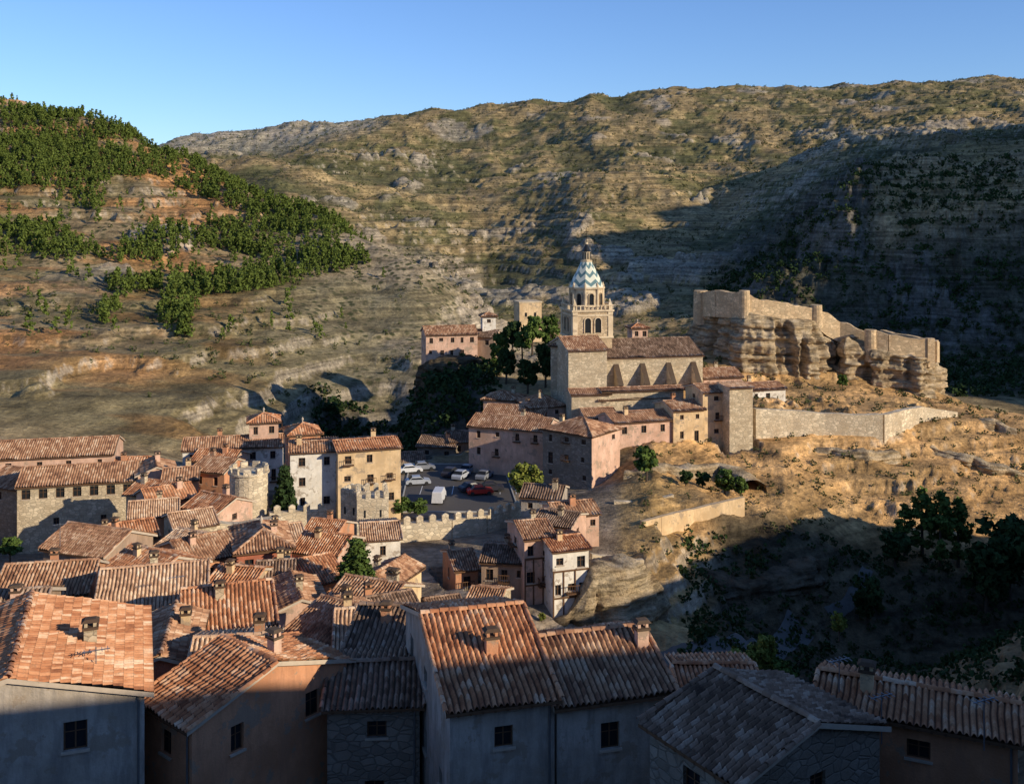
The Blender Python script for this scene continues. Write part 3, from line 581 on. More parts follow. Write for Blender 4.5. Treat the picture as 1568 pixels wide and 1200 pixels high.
def crentower(name,px,pt,d,wm,hh,yaw):
    P=W3(px,pt,d); y=math.radians(yaw); r=np.array([math.cos(y),math.sin(y),0]); b=np.array([-r[1],r[0],0]); mb=MB()
    mb.box((P[0],P[1],P[2]-hh/2),(r,b),(wm/2,wm/2,hh/2)); k=4; ed=wm/2-.22
    for i in range(k):
        u=(i/(k-1)*2-1)*(wm/2-.3)
        for (cx,cy,hx,hy) in ((u,-ed,.34,.2),(u,ed,.34,.2))+(((-ed,u,.2,.34),(ed,u,.2,.34)) if 0<i<k-1 else ()):
            q=P+r*cx+b*cy; mb.box((q[0],q[1],P[2]+.45),(r,b),(hx,hy,.45)); mb.box((q[0],q[1],P[2]+1.0),(r,b),(hx,hy,.1),taper=.3)
    for u in (-.25,.25):
        q=P-b*(wm/2+.01)+r*wm*u; mb.box((q[0],q[1],P[2]-2),(r,b),(.12,.03,.5),m=1)
    mb.obj(name,[WALLST,GLASS],None,(P[0],P[1],P[2]-hh))
crentower('wall_gate_tower',543,756,143,2.8,9,-22); crentower('wall_gate_tower',570,757,139,4.2,9,10)
P=W3(381,722,143); mb=MB(); mb.prism(P,2.75,2.6,P[2]-9,P[2],24); mb.prism(P,2.85,2.85,P[2]-.1,P[2]+.15,24)
for i in range(9):
    a=i*2*math.pi/9; mb.box((P[0]+2.45*math.cos(a),P[1]+2.45*math.sin(a),P[2]+.5),((-math.sin(a),math.cos(a),0),(math.cos(a),math.sin(a),0)),(.5,.2,.4))
mb.box((P[0]-.6,P[1]-2.62,P[2]-3.3),((1,0,0),(0,1,0)),(.18,.1,.5),m=1)
mb.obj('round_stone_tower',[WALLST,GLASS],None,(P[0],P[1],P[2]-9))
# ---------------------------------------------------------------- crags
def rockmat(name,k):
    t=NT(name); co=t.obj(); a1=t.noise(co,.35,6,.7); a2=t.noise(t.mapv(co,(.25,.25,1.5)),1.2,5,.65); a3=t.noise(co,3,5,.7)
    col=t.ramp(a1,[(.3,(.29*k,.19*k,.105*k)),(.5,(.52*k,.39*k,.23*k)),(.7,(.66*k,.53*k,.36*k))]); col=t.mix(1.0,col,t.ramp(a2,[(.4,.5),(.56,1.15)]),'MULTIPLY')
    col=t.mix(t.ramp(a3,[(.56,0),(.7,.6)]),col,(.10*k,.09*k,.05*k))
    return t.out(col,t.bump(a3,.9,.5,t.bump(a2,.9,.6)))
ROCK=rockmat('crag_rock',1.0); ROCKD=rockmat('crag_rock_shaded',.26)  # second one is the same rock with shade darkened into its colour
def crag(name,pts,amp=1.6,back=8,closed_base=4,lean=.12,mat=None):
    pts=[np.array(p,float) for p in pts]; xy=[];tp=[];bs=[]
    for a,b in zip(pts[:-1],pts[1:]):
        L=np.hypot(*(b-a)[:2]); k=max(2,int(L/.3))
        for i in range(k): p=a+(b-a)*i/k; xy.append(p[:2]); tp.append(p[2]); bs.append(p[3])
    xy=np.array(xy); tp=np.array(tp); bs=np.array(bs); s=np.concatenate([[0],np.cumsum(np.hypot(*np.diff(xy,axis=0).T))])
    tg=np.gradient(blur(xy,0,6),axis=0); tg/=np.linalg.norm(tg,axis=1)[:,None]; nn=np.stack([tg[:,1],-tg[:,0]],1)
    tp=tp+1.4*(fbm(s*.25,s*0+3,4)-.5)
    M=60; tt=np.linspace(0,1,M); zz=bs[:,None]-closed_base+(tp-bs+closed_base)[:,None]*tt[None,:]
    sg=s[:,None]+0*zz
    lay=fbm(zz*1.1+sg*.05,sg*.06,3); lay=ss(.38,.62,lay)
    dsp=amp*(2.6*fbm(sg*.14+7,zz*.05,5,True)-1.4)+amp*.55*(lay-.5)+amp*.6*(fbm(sg*.7,zz*.55,4,True)-.55)
    cr=fbm(sg*.22+50,zz*.03,3); dsp=dsp-amp*1.3*ss(.58,.66,cr)
    dsp=dsp+ (tp[:,None]-zz)*lean
    fade=np.minimum(1,(1-tt)*8)[None,:]*.7+.3; dsp=dsp*fade
    Vf=np.stack([xy[:,0][:,None]+nn[:,0][:,None]*dsp,xy[:,1][:,None]+nn[:,1][:,None]*dsp,zz],-1)
    ex=[]
    for kk,(bk,dz) in enumerate(((back*.3,.1),(back*.6,.0),(back,-.5),(back+2,-12))):
        ex.append(np.stack([xy[:,0]-nn[:,0]*bk,xy[:,1]-nn[:,1]*bk,tp+dz+1.2*(fbm(s*.5+kk,s*0,3)-.5)],-1)[:,None,:])
    Vf=np.concatenate([Vf]+ex,1); N,Mm=Vf.shape[:2]; ix=np.arange(N*Mm).reshape(N,Mm)
    q=np.stack([ix[:-1,:-1],ix[1:,:-1],ix[1:,1:],ix[:-1,1:]],-1).reshape(-1,4)
    return npmesh(name,Vf.reshape(-1,3),q,[mat or ROCK],None,(xy[0][0],xy[0][1],bs[0]))
def R4(l): return [(*W3(px,pt,d)[:2],W3(px,pt,d)[2],W3(px,pb,d)[2]) for px,pt,pb,d in l]
crag('castle_rock_crag',R4([(1056,500,560,258),(1075,480,550,248),(1128,476,560,236),(1142,480,582,232),(1200,488,590,232),(1245,492,592,233),(1264,512,575,238),(1282,520,575,239),(1296,516,600,233),(1322,530,590,234),(1345,540,600,231),(1395,545,606,229),(1420,550,610,229),(1434,556,612,236),(1430,556,606,252)]),1.9,10,4,.10)
crag('river_rock_crag',R4([(820,950,1000,112),(868,938,990,110.5),(890,912,972,111),(910,885,970,111),(930,872,968,112),(958,874,970,112.5),(985,864,970,114),(1005,880,972,116),(1018,905,975,118),(1028,940,975,126)]),.85,5,4,.03)
crag('meadow_rock_ledge',R4([(1210,680,694,182),(1260,690,704,181),(1330,694,712,178),(1380,690,705,182)]),.6,3,2)
crag('meadow_rock_ledge',R4([(1425,682,700,186),(1480,700,720,183),(1530,715,738,181),(1590,735,760,180)]),.8,3,2)
crag('meadow_rock_ledge',R4([(1465,640,650,200),(1520,645,668,199),(1560,662,690,197)]),.8,3,2)
crag('terrace_rock_crag',R4([(955,722,748,163),(1000,715,745,162),(1060,720,745,164),(1100,712,745,168),(1140,740,765,160)]),.7,4,3)
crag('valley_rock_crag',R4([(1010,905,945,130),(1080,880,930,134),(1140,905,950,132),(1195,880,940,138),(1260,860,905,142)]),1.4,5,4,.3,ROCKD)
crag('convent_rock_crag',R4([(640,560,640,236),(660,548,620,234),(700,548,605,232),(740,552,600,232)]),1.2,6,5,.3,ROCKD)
# castle walls
ribbon_wall('castle_wall',S4([(1076,446,249,6),(1100,446,241,6),(1136,447,234,6)]),1.6,GOLD,False,.35)
ribbon_wall('castle_wall',S4([(1136,449,233.6,5.5),(1165,458,234,5),(1205,463,235,4.6),(1243,471,236,4)]),1.5,GOLD,False,.5)
ribbon_wall('castle_wall',S4([(1243,471,236,4),(1265,478,237,5.5),(1285,492,238,5),(1325,506,236,4.5)]),1.4,GOLD,False,.5)
ribbon_wall('castle_wall',S4([(1338,506,233,5.5),(1360,512,232,5),(1430,521,231,5),(1434,523,245,5),(1350,505,256,5)]),1.4,GOLD,False,.35)
for (px,pt,d,r_,hh) in ((1073,446,249,1.7,8),(1250,468,236,1.3,5),(1333,506,233,1.3,7),(1140,446,233,1.2,6)):
    P=W3(px,pt,d); mb=MB(); mb.prism(P,r_*1.08,r_,P[2]-hh,P[2]+.2,14); mb.obj('castle_turret',[GOLD],None,(P[0],P[1],P[2]-hh))
P=W3(1424,519,231); mb=MB(); mb.box((P[0],P[1],P[2]-3),((1,0,0),(0,1,0)),(.8,.8,3.2),m=0); mb.obj('castle_turret',[GOLD],None,(P[0],P[1],P[2]-6))
# ---------------------------------------------------------------- church
def arch(mb,c,a,n,w,h,m_g,m_f,o=.04):
    def P(s,z,oo): return (c[0]+a[0]*s+n[0]*oo,c[1]+a[1]*s+n[1]*oo,c[2]+z)
    pts=[(-w/2,0),(w/2,0)]+[(w/2*math.cos(t),h-w/2+w/2*math.sin(t)) for t in np.linspace(0,math.pi,9)]
    mb.quad(*[P(s,z,o) for s,z in pts],m=m_g)
    pi=[(w/2,0)]+pts[2:]+[(-w/2,0)]; k=1.28
    po=[(w/2*k,0)]+[(w/2*k*math.cos(t),h-w/2+w/2*k*math.sin(t)) for t in np.linspace(0,math.pi,9)]+[(-w/2*k,0)]
    for i in range(len(pi)-1):
        mb.quad(P(*pi[i],.22),P(*po[i],.22),P(*po[i+1],.22),P(*pi[i+1],.22),m=m_f)
        mb.quad(P(*pi[i],.22),P(*pi[i+1],.22),P(*pi[i+1],o),P(*pi[i],o),m=m_f); mb.quad(P(*po[i],.22),P(*po[i+1],.22),P(*po[i+1],0),P(*po[i],0),m=m_f)
CH=stone('church_masonry',(.60,.46,.29),1.4); CHL=plaster('church_light_stone',(.72,.57,.37),.2)
t=NT('glazed_dome_tiles'); uv=t.uv(); sx=t.n('ShaderNodeSeparateXYZ'); t.l(uv,sx.inputs[0])
a=t.n('ShaderNodeMath',operation='PINGPONG'); t.l(sx.outputs[0],a.inputs[0]); a.inputs[1].default_value=.5
g=t.math('GREATER_THAN',t.math('FRACT',t.math('ADD',a.outputs[0],sx.outputs[1])),.58)
colr=t.mix(g,(.66,.64,.50),(.13,.21,.21)); t.b.inputs['Roughness'].default_value=.35; DOME=t.out(colr)
yaw=math.radians(14); r=np.array([math.cos(yaw),math.sin(yaw),0]); b=np.array([-r[1],r[0],0])
T=W3(898,514,205); che=empty('cathedral_church',(T[0],T[1],62)); org=(T[0],T[1],62)
zt=lambda py,d=205: HZ-(py-HY)/F*d
mb=MB(); hw=4.0; z1=zt(474)
mb.box((T[0],T[1],(58+z1)/2),(r,b),(hw,hw,(z1-58)/2))
for z,e_ in ((z1+.12,.35),(zt(513),.25),(zt(480),.15)): mb.box((T[0],T[1],z),(r,b),(hw+e_,hw+e_,.18),m=1)
for s1 in (-1,1):
    for s2 in (-1,1):
        q=T+r*s1*(hw-.35)+b*s2*(hw-.35); mb.box((q[0],q[1],(zt(512)+z1)/2),(r,b),(.5,.5,(z1-zt(512))/2),m=1)
        mb.box((q[0],q[1],z1+.75),(r,b),(.4,.4,.5),m=1); mb.prism(q,.5,.0,z1+1.25,z1+2.6,4,m=1,rot=yaw+math.pi/4)
FACES=((-b,r),(r,b),(-r,-b),(b,-r))
for (n,a_) in FACES:
    for s in (-1.05,1.05): arch(mb,(T+n*hw+a_*s)[:2].tolist()+[zt(506)],a_,n,1.25,2.9,2,1)
    q=T+n*(hw+.1); mb.box((q[0],q[1],z1+1.15),(a_,n),(hw,.1,.08),m=1)
    for u in np.linspace(-.85,.85,9): qq=q+a_*hw*u; mb.box((qq[0],qq[1],z1+.65),(a_,n),(.1,.08,.42),m=1)
z2=zt(441); R8=3.3; mb.prism(T,R8,R8,z1+.2,z2,8,m=1,rot=yaw+math.pi/8)
for i in range(8):
    an=yaw+i*math.pi/4; n=np.array([math.cos(an),math.sin(an),0]); a_=np.array([-n[1],n[0],0]); ap=R8*math.cos(math.pi/8)
    arch(mb,(T+n*ap)[:2].tolist()+[z1+1.0],a_,n,.95,2.4,2,0)
    an2=an+math.pi/8; q=T+np.array([math.cos(an2),math.sin(an2),0])*R8; mb.prism(q,.26,.26,z1+.3,z2+.5,8,m=1); mb.prism(q,.3,.0,z2+.5,z2+1.4,8,m=1)
mb.prism(T,R8+.4,R8+.4,z2,z2+.3,8,m=1,rot=yaw+math.pi/8)
z3=zt(400); mb.prism(T,1.15,1.15,z3-.1,z3+.25,8,m=1); mb.prism(T,.75,.75,z3+.25,zt(385),8,m=1)
for i in range(8):
    an=i*math.pi/4+.39; q=T+np.array([math.cos(an),math.sin(an),0])*.72; mb.box((q[0],q[1],(z3+.25+zt(385))/2),((math.cos(an),math.sin(an),0),(-math.sin(an),math.cos(an),0)),(.06,.12,(zt(385)-z3-.6)/2),m=2)
mb.prism(T,.95,.12,zt(385),zt(373),8,m=2); mb.prism(T,.3,.3,zt(374),zt(371),8,m=1); mb.prism(T,.06,.03,zt(371),zt(348),6,m=2); mb.box((T[0],T[1],zt(355)),((1,0,0),(0,1,0)),(.45,.04,.04),m=2)
mb.obj('bell_tower',[CH,CHL,GLASS],che,org)
Vd=[];Qd=[];Ud=[]
prof=[(3.5,0),(3.2,.12),(2.8,.3),(2.25,.52),(1.65,.75),(1.05,1.0)]
for i in range(8):
    for j,(rr,f_) in enumerate(prof):
        for k in (0,1):
            an=yaw+math.pi/8+(i+k)*math.pi/4; Vd.append((T[0]+rr*math.cos(an),T[1]+rr*math.sin(an),z2+.3+(z3-z2-.3)*f_)); Ud.append((i+k,f_*3))
    for j in range(len(prof)-1): o_=i*12+j*2; Qd.append((o_,o_+1,o_+3,o_+2))
npmesh('tiled_dome',Vd,Qd,[DOME],che,org,Ud)
def churchblock(name,px,pe,d,wpx,dp,yawd,pitch,rt='g',tone=0):
    hh=(name,px,pe,d,wpx,dp,yawd,rt,pitch,'S',tone,0,0,0); e=house(hh); e.parent=che; e.location=e.location-Vector(org); return frame(hh)
P,rr,bb,w,dp=churchblock('nave',1003,546,200,152,15,12,.34,'g',3)
mb=MB(); dn=lambda z:np.array([0,0,z])
for u in (-.40,-.13,.14,.40):
    c=P+rr*w*u; n=-bb; L=3.2; lo=-5.0
    for s in (-.4,.4): mb.quad(c+rr*s+dn(-1.4),c+rr*s+dn(-11),c+rr*s+n*L+dn(-11),c+rr*s+n*L+dn(lo))
    mb.quad(c-rr*.5+dn(-1.2),c+rr*.5+dn(-1.2),c+rr*.5+n*(L+.1)+dn(lo+.15),c-rr*.5+n*(L+.1)+dn(lo+.15),m=1)
    mb.quad(c-rr*.4+n*L+dn(lo),c+rr*.4+n*L+dn(lo),c+rr*.4+n*L+dn(-11),c-rr*.4+n*L+dn(-11))
q=P-bb*.08; mb.box((q[0],q[1],P[2]-.3),(rr,bb),(w/2,.12,.15),m=0)
mb.obj('buttresses',[CHL,TM[0],GLASS],che,org)
churchblock('aisle',985,598,190,128,3.4,12,.20)
churchblock('transept',900,536,194,60,12,14,.30,'g',0)
churchblock('apse',866,530,200,44,10,-14,.32,'h',0)
churchblock('sacristy',905,604,188,60,5,8,.22,'g',0)
P=W3(808,462,262); mb=MB(); ax=((.97,.24,0),(-.24,.97,0)); mb.box((P[0]+0,P[1],P[2]-5),ax,(2.9,2.9,5),m=0); mb.box((P[0],P[1],P[2]+.1),ax,(3.05,3.05,.15),m=1)
for u in (-1,1): mb.box((P[0]+u*1.2*.97+.24*2.85,P[1]-2.85*.97+u*1.2*.24,P[2]-3),ax,(.25,.15,.5),m=2)
mb.obj('stone_watch_tower',[WM['Y'],CHL,GLASS],None,(P[0],P[1],P[2]-10))
# ---------------------------------------------------------------- parking
mb=MB(); pz=LOTZ+.06
def lotx(px,d): return ((px-CX)/F*d,d)
c4=[lotx(612,156),lotx(795,156),lotx(770,186),lotx(628,186)]
mb.quad(*[(x,y,pz) for x,y in c4],m=0)
for i in range(9):
    x=-15+i*2.6; mb.quad((x,166,pz+.01),(x+.12,166,pz+.01),(x+.12,171,pz+.01),(x,171,pz+.01),m=1)
mb.obj('parking_lot',[plain('asphalt',(.10,.09,.08)),plain('road_paint',(.6,.6,.58))],None,(0,0,0))
mb=MB()
for a_,b2 in zip(c4,c4[1:]+c4[:1]):
    dr=np.array([b2[0]-a_[0],b2[1]-a_[1],0]); L=np.linalg.norm(dr); dr/=L; mb.box(((a_[0]+b2[0])/2,(a_[1]+b2[1])/2,pz+.02),(dr,np.array([-dr[1],dr[0],0])),(L/2,.1,.12))
mb.obj('kerb',[plain('kerb_stone',(.4,.38,.34))])
def car(px,d,yaw,colr,van=False):
    x,y=lotx(px,d); c=math.cos(yaw);s=math.sin(yaw); mb=MB(); Wd=.86
    prof=[(-2.1,.3),(-2.12,.75),(-1.9,.95),(-1.5,1.0),(-1.0,1.45),(.35,1.48),(1.0,.98),(1.9,.85),(2.12,.62),(2.1,.3)] if not van else [(-2.3,.3),(-2.3,1.9),(-2.1,2.0),(1.1,2.0),(1.7,1.2),(2.25,1.0),(2.3,.3)]
    def Tt(a,b_,z): 
        k=.82 if z>1.2 else 1.0
        return (x+c*a-s*b_*k,y+s*a+c*b_*k,pz+z)
    for sg in (-1,1): mb.quad(*[Tt(a,sg*Wd,z) for a,z in prof],m=0)
    for (a1,z1_),(a2,z2_) in zip(prof,prof[1:]+prof[:1]):
        gl=1 if ((z1_>.9 and z2_>.9 and abs(z1_-z2_)>.3)) else 0
        mb.quad(Tt(a1,-Wd,z1_),Tt(a1,Wd,z1_),Tt(a2,Wd,z2_),Tt(a2,-Wd,z2_),m=gl)
    if not van:
        for sg in (-1,1): mb.quad(*[Tt(a,sg*Wd*1.02,z) for a,z in ((-1.35,1.04),(-.95,1.38),(.3,1.4),(.85,1.02))],m=1)
    for a_ in (-1.35,1.35):
        for sg in (-1,1):
            n=10; pts=[Tt(a_+.33*math.cos(2*math.pi*i/n),sg*(Wd+.03),.33+.33*math.sin(2*math.pi*i/n)) for i in range(n)]; mb.quad(*pts,m=2)
            pin=[Tt(a_+.33*math.cos(2*math.pi*i/n),sg*(Wd-.2),.33+.33*math.sin(2*math.pi*i/n)) for i in range(n)]
            for i in range(n): mb.quad(pts[i],pts[(i+1)%n],pin[(i+1)%n],pin[i],m=2)
    mb.obj('parked_van' if van else 'parked_car',[plain('car_paint_'+colr[0],colr[1],.3),GLASS,plain('tyre_rubber',(.03,.03,.03))],None,(x,y,pz))
CC={'w':('white',(.62,.62,.62)),'r':('red',(.40,.04,.03)),'b':('black',(.04,.04,.05)),'g':('grey',(.22,.23,.25)),'s':('silver',(.38,.40,.43))}
for (px,d,yw,c_,v) in ((628,180,.3,'w',0),(648,182,.2,'g',0),(640,172,.2,'s',0),(672,162,1.5,'w',1),(690,178,1.2,'b',0),(706,176,1.2,'s',0),(722,168,.5,'b',0),(735,166,.2,'r',0),(752,168,.1,'b',0),(716,180,1.3,'g',0),(742,176,1.2,'g',0)):
    car(px,d,yw,CC[c_],v)
# ---------------------------------------------------------------- vegetation
def leafmat(name,c1,c2,c3):
    t=NT(name); co=t.obj(); n=t.noise(co,.7,3); n2=t.noise(co,5,2)
    mx=t.mix(.5,n,n2); return t.out(t.ramp(mx,[(.35,c1),(.52,c2),(.68,c3)]))
LEAF=leafmat('leaves_green',(.04,.065,.016),(.085,.13,.028),(.15,.20,.045)); LEAFY=leafmat('leaves_yellow_green',(.09,.11,.02),(.18,.20,.04),(.28,.27,.06))
LEAFD=leafmat('leaves_dark_green',(.018,.034,.012),(.035,.06,.018),(.06,.09,.028)); PINE=leafmat('pine_needles',(.06,.085,.016),(.11,.145,.028),(.18,.215,.045))
SHR=leafmat('shrub_leaves',(.05,.058,.022),(.085,.095,.035),(.14,.135,.055)); BARK=plain('bark',(.09,.065,.045))
def leaves(centers,rad,per,size,r=rng,flat=1):
    n=len(centers)*per; c=np.repeat(centers,per,0); rr=np.repeat(rad,per)
    dv=r.normal(size=(n,3)); dv/=np.linalg.norm(dv,axis=1)[:,None]; p=c+dv*(rr*r.random(n)**.4)[:,None]*np.array([1,1,flat])
    a=r.normal(size=(n,3)); a/=np.linalg.norm(a,axis=1)[:,None]; b=np.cross(a,dv+.3*r.normal(size=(n,3))); b/=np.linalg.norm(b,axis=1)[:,None]+1e-9
    s=size*(.6+.8*r.random(n))[:,None]
    V=np.stack([p-a*s-b*s*.5,p+a*s-b*s*.5,p+a*s*.7+b*s*.6,p-a*s*.7+b*s*.6],1).reshape(-1,3)
    return V,np.arange(n*4).reshape(-1,4)
def treemesh(name,hh,kind,mat,per=42,leaf=.26):
    V=[];Q=[];mi=[];n=0
    def tube(p,q,r0,r1,k=7):
        nonlocal n
        p=np.array(p);q=np.array(q); d=(q-p)/np.linalg.norm(q-p); a=np.cross(d,[.3,.9,.1]); a/=np.linalg.norm(a); b=np.cross(d,a)
        P=[]
        for c,r_ in ((p,r0),(q,r1)):
            for i in range(k): P.append(c+(a*math.cos(2*math.pi*i/k)+b*math.sin(2*math.pi*i/k))*r_)
        V.append(np.array(P)); Q.append(np.array([[n+i,n+(i+1)%k,n+k+(i+1)%k,n+k+i] for i in range(k)])); mi.extend([0]*k); n+=2*k
    C=[];R=[]
    if kind=='broad':
        tube((0,0,-.6),(0.1,0,hh*.35),hh*.035,hh*.025)
        for i in range(9):
            a=i*2.4; e=rng.uniform(.5,.95); p=np.array([math.cos(a)*hh*.25*rng.uniform(.4,1.1),math.sin(a)*hh*.25*rng.uniform(.4,1.1),hh*e]); tube((0.1,0,hh*rng.uniform(.25,.4)),p*np.array([1,1,.9]),hh*.015,hh*.005,5)
        for i in range(46):
            u=rng.normal(size=3); u/=np.linalg.norm(u); rr=rng.random()**.45
            q=np.array([u[0]*hh*.32*rr,u[1]*hh*.32*rr,hh*.60+u[2]*hh*.36*rr]); C.append(q); R.append(hh*rng.uniform(.06,.12))
    elif kind=='poplar':
        tube((0,0,-.6),(0,0,hh*.9),hh*.025,hh*.006)
        for i in range(46):
            f_=rng.uniform(.15,1); a=rng.uniform(0,6.28); w=hh*.17*math.sin(min(1,f_*1.05)*math.pi)**.5*rng.random()**.5
            C.append(np.array([math.cos(a)*w,math.sin(a)*w,hh*f_])); R.append(hh*rng.uniform(.045,.08))
    else:
        tube((0,0,-.6),(0,0,hh*.95),hh*.03,hh*.006)
        for i in range(11):
            f_=.15+.8*i/11; k=max(3,int(8*(1-f_))+2)
            for j in range(k):
                a=j*2*math.pi/k+i*.7; w=hh*.33*(1-f_)**.8*rng.uniform(.6,1.1); q=np.array([math.cos(a)*w,math.sin(a)*w,hh*f_-w*.12]); tube((0,0,hh*f_),q,hh*.008,hh*.003,4)
                C.append(q*np.array([.85,.85,1])); R.append(hh*.07); C.append(q*np.array([.45,.45,1])); R.append(hh*.07)
    lv,lq=leaves(np.array(C),np.array(R),per,leaf,flat=.8 if kind!='cedar' else .45)
    V.append(lv); Q.append(lq+n); mi.extend([1]*len(lq))
    return npmesh(name,np.concatenate(V),np.concatenate(Q),[BARK,mat],mi=mi,link=False)
TMs={'b1':treemesh('broadleaf_a',6,'broad',LEAF),'b2':treemesh('broadleaf_b',6,'broad',LEAF),'by':treemesh('broadleaf_c',6,'broad',LEAFY),'bd':treemesh('broadleaf_d',6,'broad',LEAFD),
 'p':treemesh('poplar_a',9,'poplar',LEAF,40,.22),'c':treemesh('cedar_a',7,'cedar',LEAFD,30,.18),'cl':treemesh('cedar_b',7,'cedar',LEAF,30,.18)}
BASEH={'b':6,'p':9,'c':7}
def tree(nm,kind,px,ptop,d,hpx,wide=1.0,ground=True):
    top=W3(px,ptop,d); hh=hpx*d/F; g=gz(top[0],top[1]); zb=top[2]-hh
    if ground and abs(zb-g)<4: zb=g-.1
    o=bpy.data.objects.new(nm,TMs[kind]); sc.collection.objects.link(o); s=max(hh*.7,top[2]-zb)/BASEH[kind[0]]; s2=min(s,hh*1.15/BASEH[kind[0]]); o.location=(top[0],top[1],zb); o.scale=(s2*wide,s2*wide,s); o.rotation_euler=(0,0,rng.uniform(0,6.28))
for a in [('cedar_tree','c',436,703,143,72,1.1),('cedar_tree','cl',545,818,92,80,1.5),('broadleaf_tree','by',805,706,160,60,1.1),('broadleaf_tree','b1',990,682,158,82,1.0),('broadleaf_tree','b2',1110,718,158,48,1.2),
 ('broadleaf_tree','bd',1075,730,160,42,1.2),('broadleaf_tree','bd',1050,738,158,38,1.2),('broadleaf_tree','b1',1135,728,157,40,.9),
 ('broadleaf_tree','bd',785,488,226,50,.9),('broadleaf_tree','b1',815,482,224,56,.9),('broadleaf_tree','b2',842,482,226,55,.8),('broadleaf_tree','b2',765,508,228,42,.9),('broadleaf_tree','b1',800,505,220,42,1.0),('broadleaf_tree','bd',775,528,220,36,1.2),('broadleaf_tree','bd',835,520,216,46,1.0),('broadleaf_tree','bd',808,545,212,40,1.2),
 ('poplar_tree','p',1412,750,152,118,1.2),('poplar_tree','p',1440,755,150,115,1.1),('poplar_tree','p',1385,775,152,90,1.2),('poplar_tree','p',1467,765,152,110,1.1),('poplar_tree','bd',1545,785,145,110,1.1),('poplar_tree','bd',1510,825,142,90,1.1),
 ('broadleaf_tree','bd',1370,810,149,60,1.2),('broadleaf_tree','bd',1330,880,138,50,1.3),
 ('broadleaf_tree','by',1285,935,95,42,.8),('broadleaf_tree','by',1170,968,85,80,.8),('broadleaf_tree','by',1130,990,84,80,1.2),('broadleaf_tree','b1',1195,1005,84,60,1.1),('broadleaf_tree','b1',1075,1010,86,50,1.1),('broadleaf_tree','b1',1290,572,222,22,1.0),
 ('broadleaf_tree','bd',1000,1000,92,50,1.2),('broadleaf_tree','b2',605,868,106,40,1.2),('broadleaf_tree','by',625,885,104,34,1.2),('broadleaf_tree','b1',15,822,112,40,1.2),('broadleaf_tree','by',830,945,110,24,1.0),
 ('cedar_tree','c',138,545,262,45,1.1),('broadleaf_tree','b1',615,760,152,22,2.0),('broadleaf_tree','b1',640,763,152,20,2.0)]:
    tree(*a)
def inpoly(x,y,poly):
    c=np.zeros(x.shape,bool); n=len(poly)
    for i in range(n):
        x1,y1=poly[i]; x2,y2=poly[(i+1)%n]
        k=((y1>y)!=(y2>y))&(x<(x2-x1)*(y-y1)/(y2-y1+1e-9)+x1); c^=k
    return c
def template(n,hh,wd,size,cone,per=4):
    C=[];R=[]
    for i in range(n):
        f_=rng.random(); a=rng.uniform(0,6.28); w=wd*((1-f_)**.6 if cone else math.sin(max(.15,f_)*math.pi)**.6)*rng.random()**.5
        C.append((math.cos(a)*w,math.sin(a)*w,hh*(.12+.85*f_))); R.append(wd*.3)
    return leaves(np.array(C),np.array(R),per,size)
def scatter(name,pts,sc_,temps,mat):
    Vs=[];Qs=[];n=0
    grp=rng.integers(0,len(temps),len(pts))
    for g,(tv,tq) in enumerate(temps):
        P=pts[grp==g]; s=sc_[grp==g]
        if len(P)==0: continue
        a=rng.uniform(0,6.28,len(P)); ca_,sa=np.cos(a)[:,None],np.sin(a)[:,None]; wx=s*rng.uniform(.8,1.25,len(P))
        x=(tv[None,:,0]*ca_-tv[None,:,1]*sa)*wx[:,None]+P[:,0:1]; y=(tv[None,:,0]*sa+tv[None,:,1]*ca_)*wx[:,None]+P[:,1:2]; z=tv[None,:,2]*s[:,None]+P[:,2:3]
        Vs.append(np.stack([x,y,z],-1).reshape(-1,3)); Qs.append((tq[None]+(np.arange(len(P))*len(tv))[:,None,None]).reshape(-1,4)+n); n+=len(P)*len(tv)
    return npmesh(name,np.concatenate(Vs),np.concatenate(Qs),[mat])
def sample(n,p0,p1,d0,d1):
    px=rng.uniform(p0,p1,n); d=np.sqrt(rng.uniform(d0*d0,d1*d1,n)); x=(px-CX)/F*d
    z=np.array([gz(a,b) for a,b in zip(x,d)]); return px,HY-(z-HZ)*F/d,d,np.stack([x,d,z],1)
px,py,d,P=sample(24000,-160,600,230,640)
A1=[(-200,172),(100,168),(215,205),(330,258),(400,288),(520,340),(566,408),(460,412),(400,335),(300,300),(235,268),(170,275),(150,330),(60,300),(-200,260)]
A2=[(-200,300),(30,330),(90,350),(170,400),(240,345),(290,360),(330,330),(420,340),(565,405),(430,440),(300,465),(290,520),(235,500),(265,440),(200,455),(160,500),(140,480),(170,430),(90,400),(-200,380)]
n5=fbm(P[:,0]/28,P[:,1]/28,3)
keep=(inpoly(px,py,A1)&(rng.random(len(px))<ss(.3,.55,n5)*.7+.06))|(inpoly(px,py,A2)&(rng.random(len(px))<ss(.36,.58,n5)*.7))|((py<520)&(d>240)&(rng.random(len(px))<.02))
Pk=P[keep]; print('pines',len(Pk))
pt=[template(18,6,1.45,.38,True,6) for _ in range(5)]
scatter('pine_forest',Pk,rng.uniform(.45,1.15,len(Pk)),pt,PINE)
px,py,d,P=sample(11000,-160,1720,235,800); n5=fbm(P[:,0]/60+4,P[:,1]/60,3); k=rng.random(len(px))<ss(.3,.6,n5)
px2,py2,d2,P2=sample(9000,-100,1700,800,1600); P2=P2[rng.random(len(P2))<.7]
px3,py3,d3,P3=sample(2200,980,1720,125,235); P3=P3[rng.random(len(P3))<.5]
stp=[template(6,1.4,1.1,.32,False) for _ in range(4)]
PP=np.concatenate([P[k],P2]); scatter('hillside_shrubs',PP,np.concatenate([rng.uniform(.35,1.1,k.sum())**1.3,rng.uniform(.6,1.8,len(P2))]),stp,SHR)
scatter('meadow_shrubs',P3,rng.uniform(.2,.6,len(P3)),stp,SHR)
